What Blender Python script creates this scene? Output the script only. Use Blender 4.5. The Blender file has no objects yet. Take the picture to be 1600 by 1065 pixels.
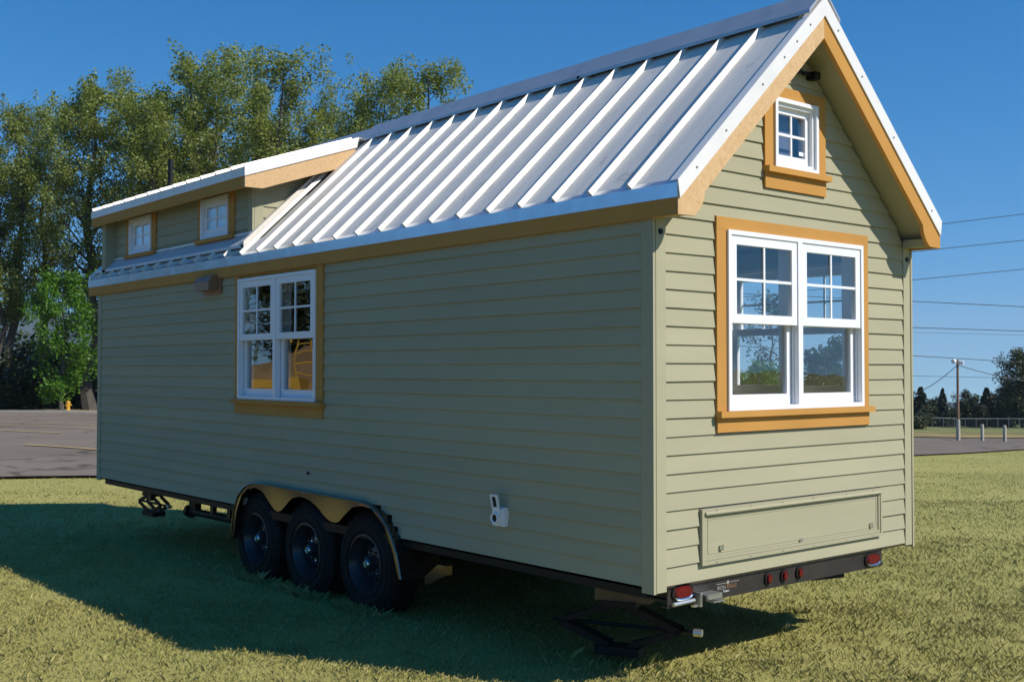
import bpy, bmesh, math, random
import numpy as np
from mathutils import Vector, Matrix

S = bpy.context.scene
R = math.radians

# ------------------------------------------------------------------ camera
CAM = Vector((4.1106, -4.4224, 1.75))
YAW, PITCH, FPX = 0.8730, 0.0249, 1763.6
cd = bpy.data.cameras.new('camera')
cam = bpy.data.objects.new('camera', cd)
S.collection.objects.link(cam)
cam.location = CAM
cam.rotation_euler = (math.pi / 2 + PITCH, 0, YAW)
cd.sensor_width = 36
cd.lens = FPX * 36 / 1600
cd.clip_start = 0.1
cd.clip_end = 12000
S.camera = cam

# ------------------------------------------------------------------ sky, sun, exposure
SUN_EL, SUN_AZ = R(40.5), R(26.5)            # azimuth from +x towards +y
sdir = Vector((math.cos(SUN_EL) * math.cos(SUN_AZ), math.cos(SUN_EL) * math.sin(SUN_AZ), math.sin(SUN_EL)))
world = bpy.data.worlds.new('World')
S.world = world
world.use_nodes = True
wn, wl = world.node_tree.nodes, world.node_tree.links
bg = wn['Background']
sky = wn.new('ShaderNodeTexSky')
sky.sky_type = 'NISHITA'
sky.sun_disc = False
sky.sun_elevation = SUN_EL
sky.sun_rotation = math.atan2(sdir.x, sdir.y)
sky.altitude = 600
sky.air_density = 1.3
sky.dust_density = 0.0
sky.ozone_density = 6.0
tc = wn.new('ShaderNodeTexCoord')
dip = wn.new('ShaderNodeVectorMath')          # the site sits above the plain: the sky's horizon lies a little below eye level
dip.operation = 'ADD'
dip.inputs[1].default_value = (0, 0, 0.12)
wl.new(tc.outputs['Generated'], dip.inputs[0])
wl.new(dip.outputs[0], sky.inputs[0])
hsv = wn.new('ShaderNodeHueSaturation')
hsv.inputs['Saturation'].default_value = 1.31
wl.new(sky.outputs[0], hsv.inputs['Color'])
wl.new(hsv.outputs[0], bg.inputs['Color'])
bg.inputs['Strength'].default_value = 0.132
sl = bpy.data.lights.new('sun', 'SUN')
sl.energy = 5.0
sl.angle = R(0.53)
sl.color = (1.0, 0.95, 0.87)
sun = bpy.data.objects.new('sun', sl)
S.collection.objects.link(sun)
sun.rotation_euler = sdir.to_track_quat('Z', 'Y').to_euler()
S.view_settings.view_transform = 'Standard'
S.view_settings.look = 'None'
S.view_settings.exposure = 0.05
S.view_settings.gamma = 1.0
S.view_settings.use_curve_mapping = False
S.cycles.transparent_max_bounces = 40

# ------------------------------------------------------------------ helpers
FH = np.array([-math.sin(YAW), math.cos(YAW)])
RH = np.array([math.cos(YAW), math.sin(YAW)])
COL = S.collection


def terrain_dl(d, l):
    """height of the ground at depth d and lateral offset l (numpy) in front of where the photographer stands"""
    d = np.asarray(d, float); l = np.asarray(l, float)
    a = l / np.maximum(d, 1.0)
    k = np.clip((a + 0.40) / 0.80, 0, 1)
    s = 0.0195 + k * (0.0460 - 0.0195)
    t = d - 8.0
    t = np.where(t <= 0, 0, np.where(t < 8, t * t / 16.0, t - 4.0))
    near = np.minimum(t, 188.0)
    far = np.maximum(t - 188.0, 0)
    return -s * near - far * (0.0335 * np.clip((a + 0.05) / 0.4, 0, 1))


def dl(x, y):
    rx, ry = x - CAM.x, y - CAM.y
    return rx * FH[0] + ry * FH[1], rx * RH[0] + ry * RH[1]


def terrain(x, y):
    return float(terrain_dl(*dl(x, y)))


def xy(d, l):
    return CAM.x + FH[0] * d + RH[0] * l, CAM.y + FH[1] * d + RH[1] * l


def place(u, d):
    """ground point in the direction of photo column u at distance d"""
    l = (u - 800) / FPX * d
    x, y = xy(d, l)
    return Vector((x, y, float(terrain_dl(d, l))))


def at(u, v, d):
    """point at distance d in the direction of photo pixel (u, v)"""
    l = (u - 800) / FPX * d
    x, y = xy(d, l)
    z = CAM.z + d * math.tan(PITCH + math.atan((532.0 - v) / FPX))
    return Vector((x, y, z))


class MB:
    def __init__(s):
        s.v, s.f, s.smooth = [], [], False

    def add(s, pts, faces):
        b = len(s.v)
        s.v += [tuple(p) for p in pts]
        s.f += [tuple(b + i for i in f) for f in faces]
        return s

    def hexa(s, p):
        return s.add(p, [(0, 1, 2, 3), (7, 6, 5, 4), (0, 4, 5, 1), (1, 5, 6, 2), (2, 6, 7, 3), (3, 7, 4, 0)])

    def box(s, x0, x1, y0, y1, z0, z1, F=None):
        p = [(x0, y0, z0), (x1, y0, z0), (x1, y1, z0), (x0, y1, z0), (x0, y0, z1), (x1, y0, z1), (x1, y1, z1), (x0, y1, z1)]
        if F: p = [F(*q) for q in p]
        return s.hexa(p)

    def prism(s, pts, ext):
        n = len(pts); e = Vector(ext)
        p = [Vector(q) for q in pts]
        b = len(s.v)
        s.v += [tuple(q) for q in p] + [tuple(q + e) for q in p]
        s.f.append(tuple(b + i for i in range(n)))
        s.f.append(tuple(b + n + i for i in reversed(range(n))))
        for i in range(n):
            j = (i + 1) % n
            s.f.append((b + i, b + n + i, b + n + j, b + j))
        return s

    def tube(s, path, rad, n=8, cap=True):
        path = [Vector(p) for p in path]
        if not hasattr(rad, '__len__'): rad = [rad] * len(path)
        b = len(s.v)
        up = None
        for i, p in enumerate(path):
            t = (path[min(i + 1, len(path) - 1)] - path[max(i - 1, 0)]).normalized()
            if up is None:
                up = Vector((0, 0, 1)) if abs(t.z) < 0.9 else Vector((1, 0, 0))
            a = t.cross(up).normalized(); c = a.cross(t).normalized(); up = c
            for k in range(n):
                q = 2 * math.pi * k / n
                s.v.append(tuple(p + (a * math.cos(q) + c * math.sin(q)) * rad[i]))
        for i in range(len(path) - 1):
            for k in range(n):
                k2 = (k + 1) % n
                s.f.append((b + i * n + k, b + i * n + k2, b + (i + 1) * n + k2, b + (i + 1) * n + k))
        if cap:
            s.f.append(tuple(b + k for k in reversed(range(n))))
            e = b + (len(path) - 1) * n
            s.f.append(tuple(e + k for k in range(n)))
        return s

    def lathe(s, prof, n=32, axis='y', c=(0, 0, 0), closed=False):
        """prof: list of (radius, along)"""
        b = len(s.v); m = len(prof)
        for k in range(n):
            q = 2 * math.pi * k / n
            for r_, h in prof:
                if axis == 'y': p = (c[0] + r_ * math.cos(q), c[1] + h, c[2] + r_ * math.sin(q))
                elif axis == 'z': p = (c[0] + r_ * math.cos(q), c[1] + r_ * math.sin(q), c[2] + h)
                else: p = (c[0] + h, c[1] + r_ * math.cos(q), c[2] + r_ * math.sin(q))
                s.v.append(p)
        for k in range(n):
            k2 = (k + 1) % n
            for i in range(m if closed else m - 1):
                i2 = (i + 1) % m
                s.f.append((b + k * m + i, b + k2 * m + i, b + k2 * m + i2, b + k * m + i2))
        return s

    def mesh(s, name, mat, smooth=False, recalc=True):
        me = bpy.data.meshes.new(name)
        me.from_pydata(s.v, [], s.f)
        if recalc:
            bm = bmesh.new(); bm.from_mesh(me)
            bmesh.ops.recalc_face_normals(bm, faces=bm.faces)
            bm.to_mesh(me); bm.free()
        if mat: me.materials.append(mat)
        if smooth:
            me.polygons.foreach_set('use_smooth', [True] * len(me.polygons))
            try: me.set_sharp_from_angle(angle=R(35))
            except Exception: pass
        return me

    def obj(s, name, mat, parent=None, smooth=False, recalc=True):
        return link(name, s.mesh(name, mat, smooth, recalc), parent)


def link(name, me, parent=None, loc=None):
    o = bpy.data.objects.new(name, me)
    COL.objects.link(o)
    if parent is not None:
        o.parent = parent
        if parent.type == 'EMPTY' and parent.parent is None and parent.get('abs'):
            o.matrix_parent_inverse = Matrix.Translation(-parent.location)
    if loc is not None: o.location = loc
    return o


def tag(o, label=None, cat=None, group=None, kind=None):
    if label: o['label'] = label
    if cat: o['category'] = cat
    if group: o['group'] = group
    if kind: o['kind'] = kind
    return o


def thing(name, label, cat, loc=(0, 0, 0), group=None, absolute=False):
    """an Empty at the thing's base; with absolute=True its parts are given in world coordinates"""
    o = bpy.data.objects.new(name, None)
    COL.objects.link(o)
    o.location = loc
    o.empty_display_size = 0.2
    if absolute: o['abs'] = 1
    return tag(o, label, cat, group)


def bulk(name, V, F, mat, parent=None, smooth=False):
    """numpy mesh: V (n,3), F (m,k) with constant k"""
    me = bulk_mesh(name, V, F, mat, smooth)
    return link(name, me, parent)


def bulk_mesh(name, V, F, mat, smooth=False):
    V = np.asarray(V, np.float32); F = np.asarray(F, np.int32)
    me = bpy.data.meshes.new(name)
    me.vertices.add(len(V)); me.vertices.foreach_set('co', V.ravel())
    m, k = F.shape
    me.loops.add(m * k); me.loops.foreach_set('vertex_index', F.ravel())
    me.polygons.add(m)
    me.polygons.foreach_set('loop_start', np.arange(m, dtype=np.int32) * k)
    me.polygons.foreach_set('loop_total', np.full(m, k, np.int32))
    if smooth: me.polygons.foreach_set('use_smooth', np.ones(m, bool))
    me.materials.append(mat)
    me.update(calc_edges=True)
    return me


# ------------------------------------------------------------------ materials
def nm(name):
    m = bpy.data.materials.new(name)
    m.use_nodes = True
    n, l = m.node_tree.nodes, m.node_tree.links
    return m, n, l, n['Principled BSDF']


def coords(n, l, scale=(1, 1, 1), kind='Object'):
    t = n.new('ShaderNodeTexCoord'); mp = n.new('ShaderNodeMapping')
    mp.inputs['Scale'].default_value = scale
    l.new(t.outputs[kind], mp.inputs[0])
    return mp.outputs[0]


def noise(n, l, vec, scale, detail=4, rough=0.55, dist=0.0):
    t = n.new('ShaderNodeTexNoise')
    t.inputs['Scale'].default_value = scale; t.inputs['Detail'].default_value = detail
    t.inputs['Roughness'].default_value = rough; t.inputs['Distortion'].default_value = dist
    l.new(vec, t.inputs['Vector'])
    return t.outputs['Fac']


def ramp(n, l, fac, stops):
    r = n.new('ShaderNodeValToRGB')
    e = r.color_ramp.elements
    while len(e) < len(stops): e.new(0.5)
    for i, (p, c) in enumerate(stops):
        e[i].position = p; e[i].color = (*c, 1) if len(c) == 3 else c
    l.new(fac, r.inputs[0])
    return r.outputs[0]


def mix(n, l, fac, a, b, mode='MIX'):
    x = n.new('ShaderNodeMix'); x.data_type = 'RGBA'; x.blend_type = mode
    if isinstance(fac, (int, float)): x.inputs[0].default_value = fac
    else: l.new(fac, x.inputs[0])
    for s, v in ((6, a), (7, b)):
        if isinstance(v, (tuple, list)): x.inputs[s].default_value = (*v[:3], 1)
        else: l.new(v, x.inputs[s])
    return x.outputs[2]


def bump(n, l, h, p, strength=0.3, dist=0.01):
    b = n.new('ShaderNodeBump')
    b.inputs['Strength'].default_value = strength; b.inputs['Distance'].default_value = dist
    l.new(h, b.inputs['Height']); l.new(b.outputs[0], p.inputs['Normal'])


def painted(name, c, rough=0.5, var=0.12, scale=(1, 1, 1), grain=None, strength=0.25, big=2.0, metallic=0.0, spec=0.5, board=0.0):
    """a painted surface: base colour with soft mottling, grime and fine relief"""
    m, n, l, p = nm(name)
    v = coords(n, l, scale)
    a = noise(n, l, v, big, 5, 0.6)
    d = tuple(x * (1 - var) for x in c); b = tuple(min(1, x * (1 + var)) for x in c)
    col = ramp(n, l, a, [(0.3, d), (0.7, b)])
    if board:
        oi = n.new('ShaderNodeObjectInfo')
        col = mix(n, l, 1.0, col, ramp(n, l, oi.outputs['Random'], [(0.0, (1 - board, 1 - board, 1 - board)), (1.0, (1 + board, 1 + board, 1 + board * 0.7))]), 'MULTIPLY')
    l.new(col, p.inputs['Base Color'])
    p.inputs['Roughness'].default_value = rough
    p.inputs['Metallic'].default_value = metallic
    p.inputs['Specular IOR Level'].default_value = spec
    if grain:
        g = noise(n, l, coords(n, l, grain), 30, 6, 0.65)
        bump(n, l, g, p, strength, 0.004)
    return m


M = {}
M['siding'] = painted('sage_paint', (0.380, 0.354, 0.236), 0.8, 0.05, (0.6, 0.6, 3), (1.2, 1.2, 14), 0.25, 1.5, spec=0.12, board=0.035)
M['ochre'] = painted('ochre_paint', (0.50, 0.255, 0.068), 0.8, 0.06, (1, 1, 1), (2, 2, 8), 0.2, 2.0, spec=0.12, board=0.05)
M['white'] = painted('white_vinyl', (0.80, 0.79, 0.80), 0.35, 0.02, big=3)
M['black'] = painted('black_paint', (0.009, 0.009, 0.010), 0.5, 0.3, big=6, spec=0.25)
M['steel_dark'] = painted('dark_frame_paint', (0.028, 0.022, 0.019), 0.45, 0.3, big=5)
M['chrome'] = painted('chrome', (0.7, 0.7, 0.7), 0.12, 0.05, metallic=1.0)
M['zinc'] = painted('zinc_plate', (0.62, 0.62, 0.58), 0.32, 0.1, metallic=0.85)
M['rubber'] = painted('tyre_rubber', (0.0135, 0.012, 0.011), 0.8, 0.4, big=8, spec=0.25)
M['rimpaint'] = painted('rim_paint', (0.03, 0.031, 0.035), 0.3, 0.2, big=8)
M['fender'] = painted('polished_fender', (0.20, 0.165, 0.13), 0.16, 0.15, metallic=0.9, big=4)
M['red'] = painted('red_lens', (0.12, 0.008, 0.008), 0.22, 0.2, big=30)
M['yellow'] = painted('yellow_enamel', (0.62, 0.34, 0.03), 0.45, 0.1)
M['redpaint'] = painted('red_enamel', (0.32, 0.03, 0.03), 0.45, 0.1)
M['interior'] = painted('interior_wall', (0.34, 0.36, 0.32), 0.7, 0.05)
M['floorwood'] = painted('floor_wood', (0.25, 0.16, 0.09), 0.5, 0.2, (1, 8, 1))
M['curtain'] = painted('white_curtain', (0.80, 0.80, 0.86), 0.8, 0.05)
M['blind'] = painted('blue_blind', (0.10, 0.13, 0.22), 0.8, 0.1)
M['brownmetal'] = painted('brown_vent', (0.27, 0.135, 0.07), 0.45, 0.1)
M['plywood'] = painted('timber_block', (0.14, 0.095, 0.055), 0.7, 0.2, (1, 6, 1))
M['concrete'] = painted('concrete', (0.42, 0.38, 0.31), 0.85, 0.18, big=5)
M['sticker'] = painted('white_sticker', (0.82, 0.82, 0.82), 0.5, 0.02)
M['greyprint'] = painted('grey_print', (0.30, 0.28, 0.26), 0.5, 0.05)
M['pole'] = painted('pole_wood', (0.23, 0.145, 0.09), 0.8, 0.25, (6, 6, 0.6))
M['wire'] = painted('wire_black', (0.03, 0.035, 0.045), 0.6, 0.1)
M['galv'] = painted('galvanised', (0.24, 0.25, 0.25), 0.45, 0.1, metallic=0.4)


def wood_mat():
    m, n, l, p = nm('fir_board')
    v = coords(n, l, (1.5, 2.2, 2.2))
    g = noise(n, l, coords(n, l, (3, 9, 9)), 4, 8, 0.7, 1.2)
    k = n.new('ShaderNodeTexVoronoi'); k.inputs['Scale'].default_value = 2.6
    l.new(v, k.inputs['Vector'])
    knots = ramp(n, l, k.outputs['Distance'], [(0.0, (1, 1, 1)), (0.11, (0.25, 0.25, 0.25)), (0.2, (0, 0, 0))])
    c = ramp(n, l, g, [(0.25, (0.46, 0.255, 0.095)), (0.5, (0.61, 0.385, 0.175)), (0.75, (0.68, 0.46, 0.24))])
    c = mix(n, l, knots, c, (0.34, 0.155, 0.05))
    l.new(c, p.inputs['Base Color']); p.inputs['Roughness'].default_value = 0.6
    bump(n, l, noise(n, l, coords(n, l, (10, 60, 60)), 8, 4), p, 0.25, 0.003)
    return m


M['wood'] = wood_mat()


def metal_roof(name, base, rough, metallic, smudge=0.0, wave=0.35):
    m, n, l, p = nm(name)
    v = coords(n, l, (1, 1, 1))
    a = noise(n, l, coords(n, l, (3.5, 0.5, 0.5)), 2.0, 5, 0.6)
    c = ramp(n, l, a, [(0.25, tuple(x * 0.90 for x in base)), (0.75, tuple(min(1, x * 1.07) for x in base))])
    if smudge:
        q = noise(n, l, coords(n, l, (2.2, 0.9, 0.9)), 2.4, 7, 0.62, 1.5)
        w = ramp(n, l, q, [(0.60, (0, 0, 0)), (0.66, (smudge, smudge, smudge)), (0.72, (0, 0, 0))])
        c = mix(n, l, w, c, tuple(x * 0.55 for x in base))
    l.new(c, p.inputs['Base Color'])
    r = ramp(n, l, noise(n, l, v, 9, 4), [(0.3, (rough * 0.85,) * 3), (0.7, (rough * 1.15,) * 3)])
    l.new(r, p.inputs['Roughness'])
    p.inputs['Metallic'].default_value = metallic
    bump(n, l, noise(n, l, coords(n, l, (3.0, 0.6, 0.6)), 1.6, 2), p, wave, 0.02)
    return m


M['roof'] = metal_roof('roof_metal', (0.76, 0.705, 0.615), 0.45, 0.10, 0.6)
M['trimmetal'] = metal_roof('trim_metal', (0.80, 0.765, 0.715), 0.42, 0.08)
M['eavemetal'] = metal_roof('eave_metal', (0.56, 0.62, 0.70), 0.20, 0.92, 0.0, 0.06)
M['flashing'] = metal_roof('flashing_metal', (0.60, 0.60, 0.62), 0.40, 0.10)
M['capmetal'] = metal_roof('cap_metal', (0.52, 0.53, 0.54), 0.36, 0.55, 0.35)


def glass_mat():
    m = bpy.data.materials.new('window_glass'); m.use_nodes = True
    n, l = m.node_tree.nodes, m.node_tree.links
    n.clear()
    out = n.new('ShaderNodeOutputMaterial'); mx = n.new('ShaderNodeMixShader')
    tr = n.new('ShaderNodeBsdfTransparent'); tr.inputs[0].default_value = (0.985, 0.997, 0.992, 1)
    gl = n.new('ShaderNodeBsdfGlossy'); gl.inputs['Roughness'].default_value = 0.0
    fr = n.new('ShaderNodeFresnel'); fr.inputs['IOR'].default_value = 1.52
    mu = n.new('ShaderNodeMath'); mu.operation = 'MULTIPLY'; mu.inputs[1].default_value = 2.6; mu.use_clamp = True
    b = n.new('ShaderNodeBump'); b.inputs['Strength'].default_value = 0.03; b.inputs['Distance'].default_value = 0.05
    l.new(noise(n, l, coords(n, l), 3.0, 1), b.inputs['Height'])
    l.new(b.outputs[0], gl.inputs['Normal'])
    bf = n.new('ShaderNodeNewGeometry'); fm = n.new('ShaderNodeMath'); fm.operation = 'SUBTRACT'; fm.inputs[0].default_value = 1.0
    l.new(bf.outputs['Backfacing'], fm.inputs[1])
    fx = n.new('ShaderNodeMath'); fx.operation = 'MULTIPLY'
    l.new(fr.outputs[0], mu.inputs[0]); l.new(mu.outputs[0], fx.inputs[0]); l.new(fm.outputs[0], fx.inputs[1]); l.new(fx.outputs[0], mx.inputs[0])
    l.new(tr.outputs[0], mx.inputs[1]); l.new(gl.outputs[0], mx.inputs[2]); l.new(mx.outputs[0], out.inputs[0])
    return m


M['glass'] = glass_mat()


def leaf_mat(name, dark, mid, light, trans=0.35, upright=0.0):
    m = bpy.data.materials.new(name); m.use_nodes = True
    n, l = m.node_tree.nodes, m.node_tree.links
    n.clear()
    out = n.new('ShaderNodeOutputMaterial')
    g = n.new('ShaderNodeNewGeometry')
    oi = n.new('ShaderNodeObjectInfo')
    a = n.new('ShaderNodeMath'); a.operation = 'MULTIPLY_ADD'
    a.inputs[1].default_value = 0.8
    l.new(g.outputs['Random Per Island'], a.inputs[0])
    sc = n.new('ShaderNodeMath'); sc.operation = 'MULTIPLY'; sc.inputs[1].default_value = 0.2
    l.new(oi.outputs['Random'], sc.inputs[0]); l.new(sc.outputs[0], a.inputs[2])
    c = ramp(n, l, a.outputs[0], [(0.0, dark), (0.5, mid), (1.0, light)])
    df = n.new('ShaderNodeBsdfPrincipled'); df.inputs['Roughness'].default_value = 0.5
    df.inputs['Specular IOR Level'].default_value = 0.45
    tl = n.new('ShaderNodeBsdfTranslucent')
    ms = n.new('ShaderNodeMixShader'); ms.inputs[0].default_value = trans
    if upright:                                 # short turf lights like a surface: lean the blades' normals towards the sky
        vm = n.new('ShaderNodeMix'); vm.data_type = 'VECTOR'; vm.inputs[0].default_value = upright
        vm.inputs[5].default_value = (0, 0, 1)
        l.new(g.outputs['Normal'], vm.inputs[4])
        l.new(vm.outputs[1], df.inputs['Normal']); l.new(vm.outputs[1], tl.inputs['Normal'])
    l.new(c, df.inputs['Base Color'])
    tcol = mix(n, l, 1.0, c, (1.0, 1.0, 0.45), 'MULTIPLY')
    l.new(tcol, tl.inputs['Color'])
    l.new(df.outputs[0], ms.inputs[1]); l.new(tl.outputs[0], ms.inputs[2]); l.new(ms.outputs[0], out.inputs[0])
    return m


M['leaf'] = leaf_mat('cottonwood_leaf', (0.105, 0.145, 0.032), (0.265, 0.315, 0.082), (0.50, 0.54, 0.24), 0.5)
M['leaf_maple'] = leaf_mat('maple_leaf', (0.055, 0.14, 0.012), (0.09, 0.22, 0.018), (0.14, 0.28, 0.03), 0.45)
M['leaf_dark'] = leaf_mat('dark_leaf', (0.018, 0.032, 0.012), (0.032, 0.052, 0.018), (0.055, 0.075, 0.025), 0.2)
M['needle'] = leaf_mat('conifer_needles', (0.012, 0.028, 0.014), (0.022, 0.042, 0.020), (0.035, 0.058, 0.025), 0.1)
M['leaf_olive'] = leaf_mat('olive_leaf', (0.04, 0.055, 0.018), (0.07, 0.085, 0.03), (0.11, 0.12, 0.045), 0.25)
M['blade'] = leaf_mat('grass_blade', (0.26, 0.26, 0.060), (0.47, 0.43, 0.125), (0.66, 0.57, 0.25), 0.3, 0.7)
M['bark'] = painted('bark', (0.072, 0.062, 0.050), 0.9, 0.35, (6, 6, 0.8), (3, 3, 0.5), 0.6)


def ground_mat():
    m, n, l, p = nm('dry_lawn_soil')
    v = coords(n, l)
    a = noise(n, l, v, 0.5, 6, 0.65)
    b = noise(n, l, coords(n, l, (1, 1, 1)), 34, 7, 0.8)
    c1 = ramp(n, l, a, [(0.35, (0.29, 0.30, 0.075)), (0.65, (0.46, 0.40, 0.140))])
    c2 = ramp(n, l, b, [(0.36, (0.10, 0.10, 0.02)), (0.47, (0.30, 0.275, 0.085)), (0.56, (0.42, 0.375, 0.125)), (0.66, (0.62, 0.54, 0.25))])
    c = mix(n, l, 0.5, c1, c2)
    l.new(c, p.inputs['Base Color']); p.inputs['Roughness'].default_value = 0.95
    p.inputs['Specular IOR Level'].default_value = 0.1
    bump(n, l, b, p, 0.5, 0.02)
    return m


M['ground'] = ground_mat()


def asphalt_mat(name, dk, lt):
    m, n, l, p = nm(name)
    v = coords(n, l)
    a = noise(n, l, v, 0.12, 5, 0.6)
    b = noise(n, l, v, 25, 5, 0.8)
    c = ramp(n, l, a, [(0.3, dk), (0.7, lt)])
    vo = n.new('ShaderNodeTexVoronoi'); vo.feature = 'DISTANCE_TO_EDGE'; vo.inputs['Scale'].default_value = 0.14
    wv = n.new('ShaderNodeVectorMath'); wv.operation = 'ADD'
    nt = n.new('ShaderNodeTexNoise'); nt.inputs['Scale'].default_value = 0.5; nt.inputs['Detail'].default_value = 6
    sc_ = n.new('ShaderNodeVectorMath'); sc_.operation = 'SCALE'; sc_.inputs['Scale'].default_value = 2.5
    l.new(v, nt.inputs['Vector']); l.new(nt.outputs['Color'], sc_.inputs[0]); l.new(v, wv.inputs[0]); l.new(sc_.outputs[0], wv.inputs[1]); l.new(wv.outputs[0], vo.inputs['Vector'])
    crack = ramp(n, l, vo.outputs['Distance'], [(0.0, (0.45, 0.45, 0.45)), (0.006, (0.6, 0.6, 0.6)), (0.010, (1, 1, 1))])
    c = mix(n, l, 1.0, c, crack, 'MULTIPLY')
    f = ramp(n, l, b, [(0.30, (0.72, 0.72, 0.72)), (0.68, (1.2, 1.2, 1.2)), (0.76, (2.2, 2.1, 2.0))])
    l.new(mix(n, l, 1.0, c, f, 'MULTIPLY'), p.inputs['Base Color'])
    p.inputs['Roughness'].default_value = 0.95
    p.inputs['Specular IOR Level'].default_value = 0.15
    bump(n, l, b, p, 0.4, 0.01)
    return m


M['asphalt'] = asphalt_mat('asphalt', (0.165, 0.130, 0.098), (0.235, 0.190, 0.150))
M['asphalt_low_bounce'] = asphalt_mat('low_bounce_asphalt', (0.045, 0.043, 0.042), (0.065, 0.062, 0.060))  # for the added lot: kept dark so little light bounces off it
M['linepaint'] = painted('yellow_line_paint', (0.50, 0.34, 0.12), 0.8, 0.3, big=1.5)
M['drygrass'] = painted('dry_grass', (0.30, 0.225, 0.10), 0.95, 0.35, (1, 1, 1), (1, 1, 1), 0.8, big=0.8, spec=0.1)
M['dirt'] = painted('tan_dirt', (0.30, 0.19, 0.085), 0.95, 0.25, (1, 1, 1), (0.2, 0.2, 0.2), 0.9, big=0.9, spec=0.1)
M['field'] = painted('field_grass', (0.20, 0.20, 0.07), 0.95, 0.35, big=0.25, spec=0.1)
M['hill'] = painted('forested_hill', (0.035, 0.055, 0.045), 0.95, 0.3, (0.004, 0.004, 0.004), big=2, spec=0.0)

# ------------------------------------------------------------------ the setting: ground, parking lot, hills
NA = 180
rings = [0.0]
r_ = 1.5
while r_ < 5200:
    rings.append(r_); r_ *= 1.075
V = [(CAM.x, CAM.y, 0.0)]
F = []
az = np.linspace(0, 2 * math.pi, NA, endpoint=False)
for r_ in rings[1:]:
    d, l = r_ * np.cos(az), r_ * np.sin(az)
    z = terrain_dl(np.where(d > 0, d, 0), l)
    x, y = CAM.x + FH[0] * d + RH[0] * l, CAM.y + FH[1] * d + RH[1] * l
    V += list(zip(x, y, z))
for k in range(NA):
    F.append((0, 1 + k, 1 + (k + 1) % NA))
for i in range(len(rings) - 2):
    a = 1 + i * NA; b = a + NA
    for k in range(NA):
        k2 = (k + 1) % NA
        F.append((a + k, b + k, b + k2, a + k2))
g = MB(); g.v, g.f = V, F
ground = g.obj('ground', M['ground'], smooth=True)
tag(ground, kind='structure')


def strip(name, near, far, nl, nd, mat, lift):
    """a sheet following the terrain between two polylines of (d, l)"""
    near = np.array(near, float); far = np.array(far, float)
    def res(p):
        t = np.linspace(0, 1, len(p)); q = np.linspace(0, 1, nl + 1)
        return np.stack([np.interp(q, t, p[:, 0]), np.interp(q, t, p[:, 1])], 1)
    a, b = res(near), res(far)
    V, F = [], []
    for j in range(nd + 1):
        p = a + (b - a) * j / nd
        z = terrain_dl(p[:, 0], p[:, 1]) + lift
        for i in range(nl + 1):
            x, y = xy(p[i, 0], p[i, 1]); V.append((x, y, z[i]))
    for j in range(nd):
        for i in range(nl):
            q = j * (nl + 1) + i
            F.append((q, q + 1, q + nl + 2, q + nl + 1))
    m = MB(); m.v, m.f = V, F
    o = m.obj(name, mat, smooth=True, recalc=False)
    return o


NEAR = [(17.0, -30), (18.5, -13), (19.6, -8.1), (22, 0), (30, 8), (37.5, 13.4), (47, 21.4), (62, 36), (80, 60)]
FARE = [(80, -90), (79, -50), (78, -35), (77, -20), (76, 0), (75.5, 20), (75, 30), (75, 45), (84, 62)]
tag(strip('parking_lot', NEAR, FARE, 90, 40, M['asphalt'], 0.05), kind='structure')
m_ = MB(); gx = np.linspace(-46, 44, 31); gy = np.linspace(-62, -4.1, 21)  # added unseen dark ground behind the camera, cuts bounce onto the shaded wall
m_.v = [(x, y, terrain(x, y) + 0.03) for y in gy for x in gx]
m_.f = [(j * 31 + i, j * 31 + i + 1, (j + 1) * 31 + i + 1, (j + 1) * 31 + i) for j in range(20) for i in range(30)]
tag(m_.obj('added_dark_lot', M['asphalt_low_bounce'], smooth=True, recalc=False), kind='structure')
# verge under the trees on the left, dry strip and tall field on the right
tag(strip('dry_verge', [(79.2, -90), (78.2, -35), (76.2, 0)], [(100, -90), (100, -35), (100, 0)], 40, 10, M['drygrass'], 0.16), kind='structure')
tag(strip('dry_roadside', [(76.2, 3), (75.2, 30), (75.2, 45), (84, 62)], [(96, 3), (97, 38), (98, 60), (104, 80)], 40, 8, M['drygrass'], 0.10), kind='structure')
tag(strip('field', [(96, 3), (97, 38), (98, 60), (104, 80)], [(260, 10), (262, 100), (265, 160), (270, 200)], 40, 20, M['field'], 0.12), kind='structure')
# kerb along the far side of the lot
kb = MB()
for (p, q) in zip(FARE[:4], FARE[1:5]):
    for t in range(10):
        c = []
        for s_ in (t / 10, (t + 1) / 10):
            d, l = p[0] + (q[0] - p[0]) * s_, p[1] + (q[1] - p[1]) * s_
            for dd in (0.0, 0.35):
                x, y = xy(d + dd, l); z = float(terrain_dl(d, l))
                c.append((x, y, z))
        (a0, a1, b0, b1) = c
        kb.hexa([a0, b0, b1, a1] + [(q_[0], q_[1], q_[2] + 0.20) for q_ in (a0, b0, b1, a1)])
tag(kb.obj('kerb', M['concrete']), kind='structure')


def ground_pt(u, v):
    """where the ray of photo pixel (u, v) meets the terrain"""
    a = (u - 800) / FPX
    lo, hi = 3.0, 190.0
    sl = math.tan(PITCH + math.atan((532.0 - v) / FPX))
    for _ in range(60):
        m = (lo + hi) / 2
        if CAM.z + m * sl > float(terrain_dl(m, a * m)): lo = m
        else: hi = m
    return lo, a * lo


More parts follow.
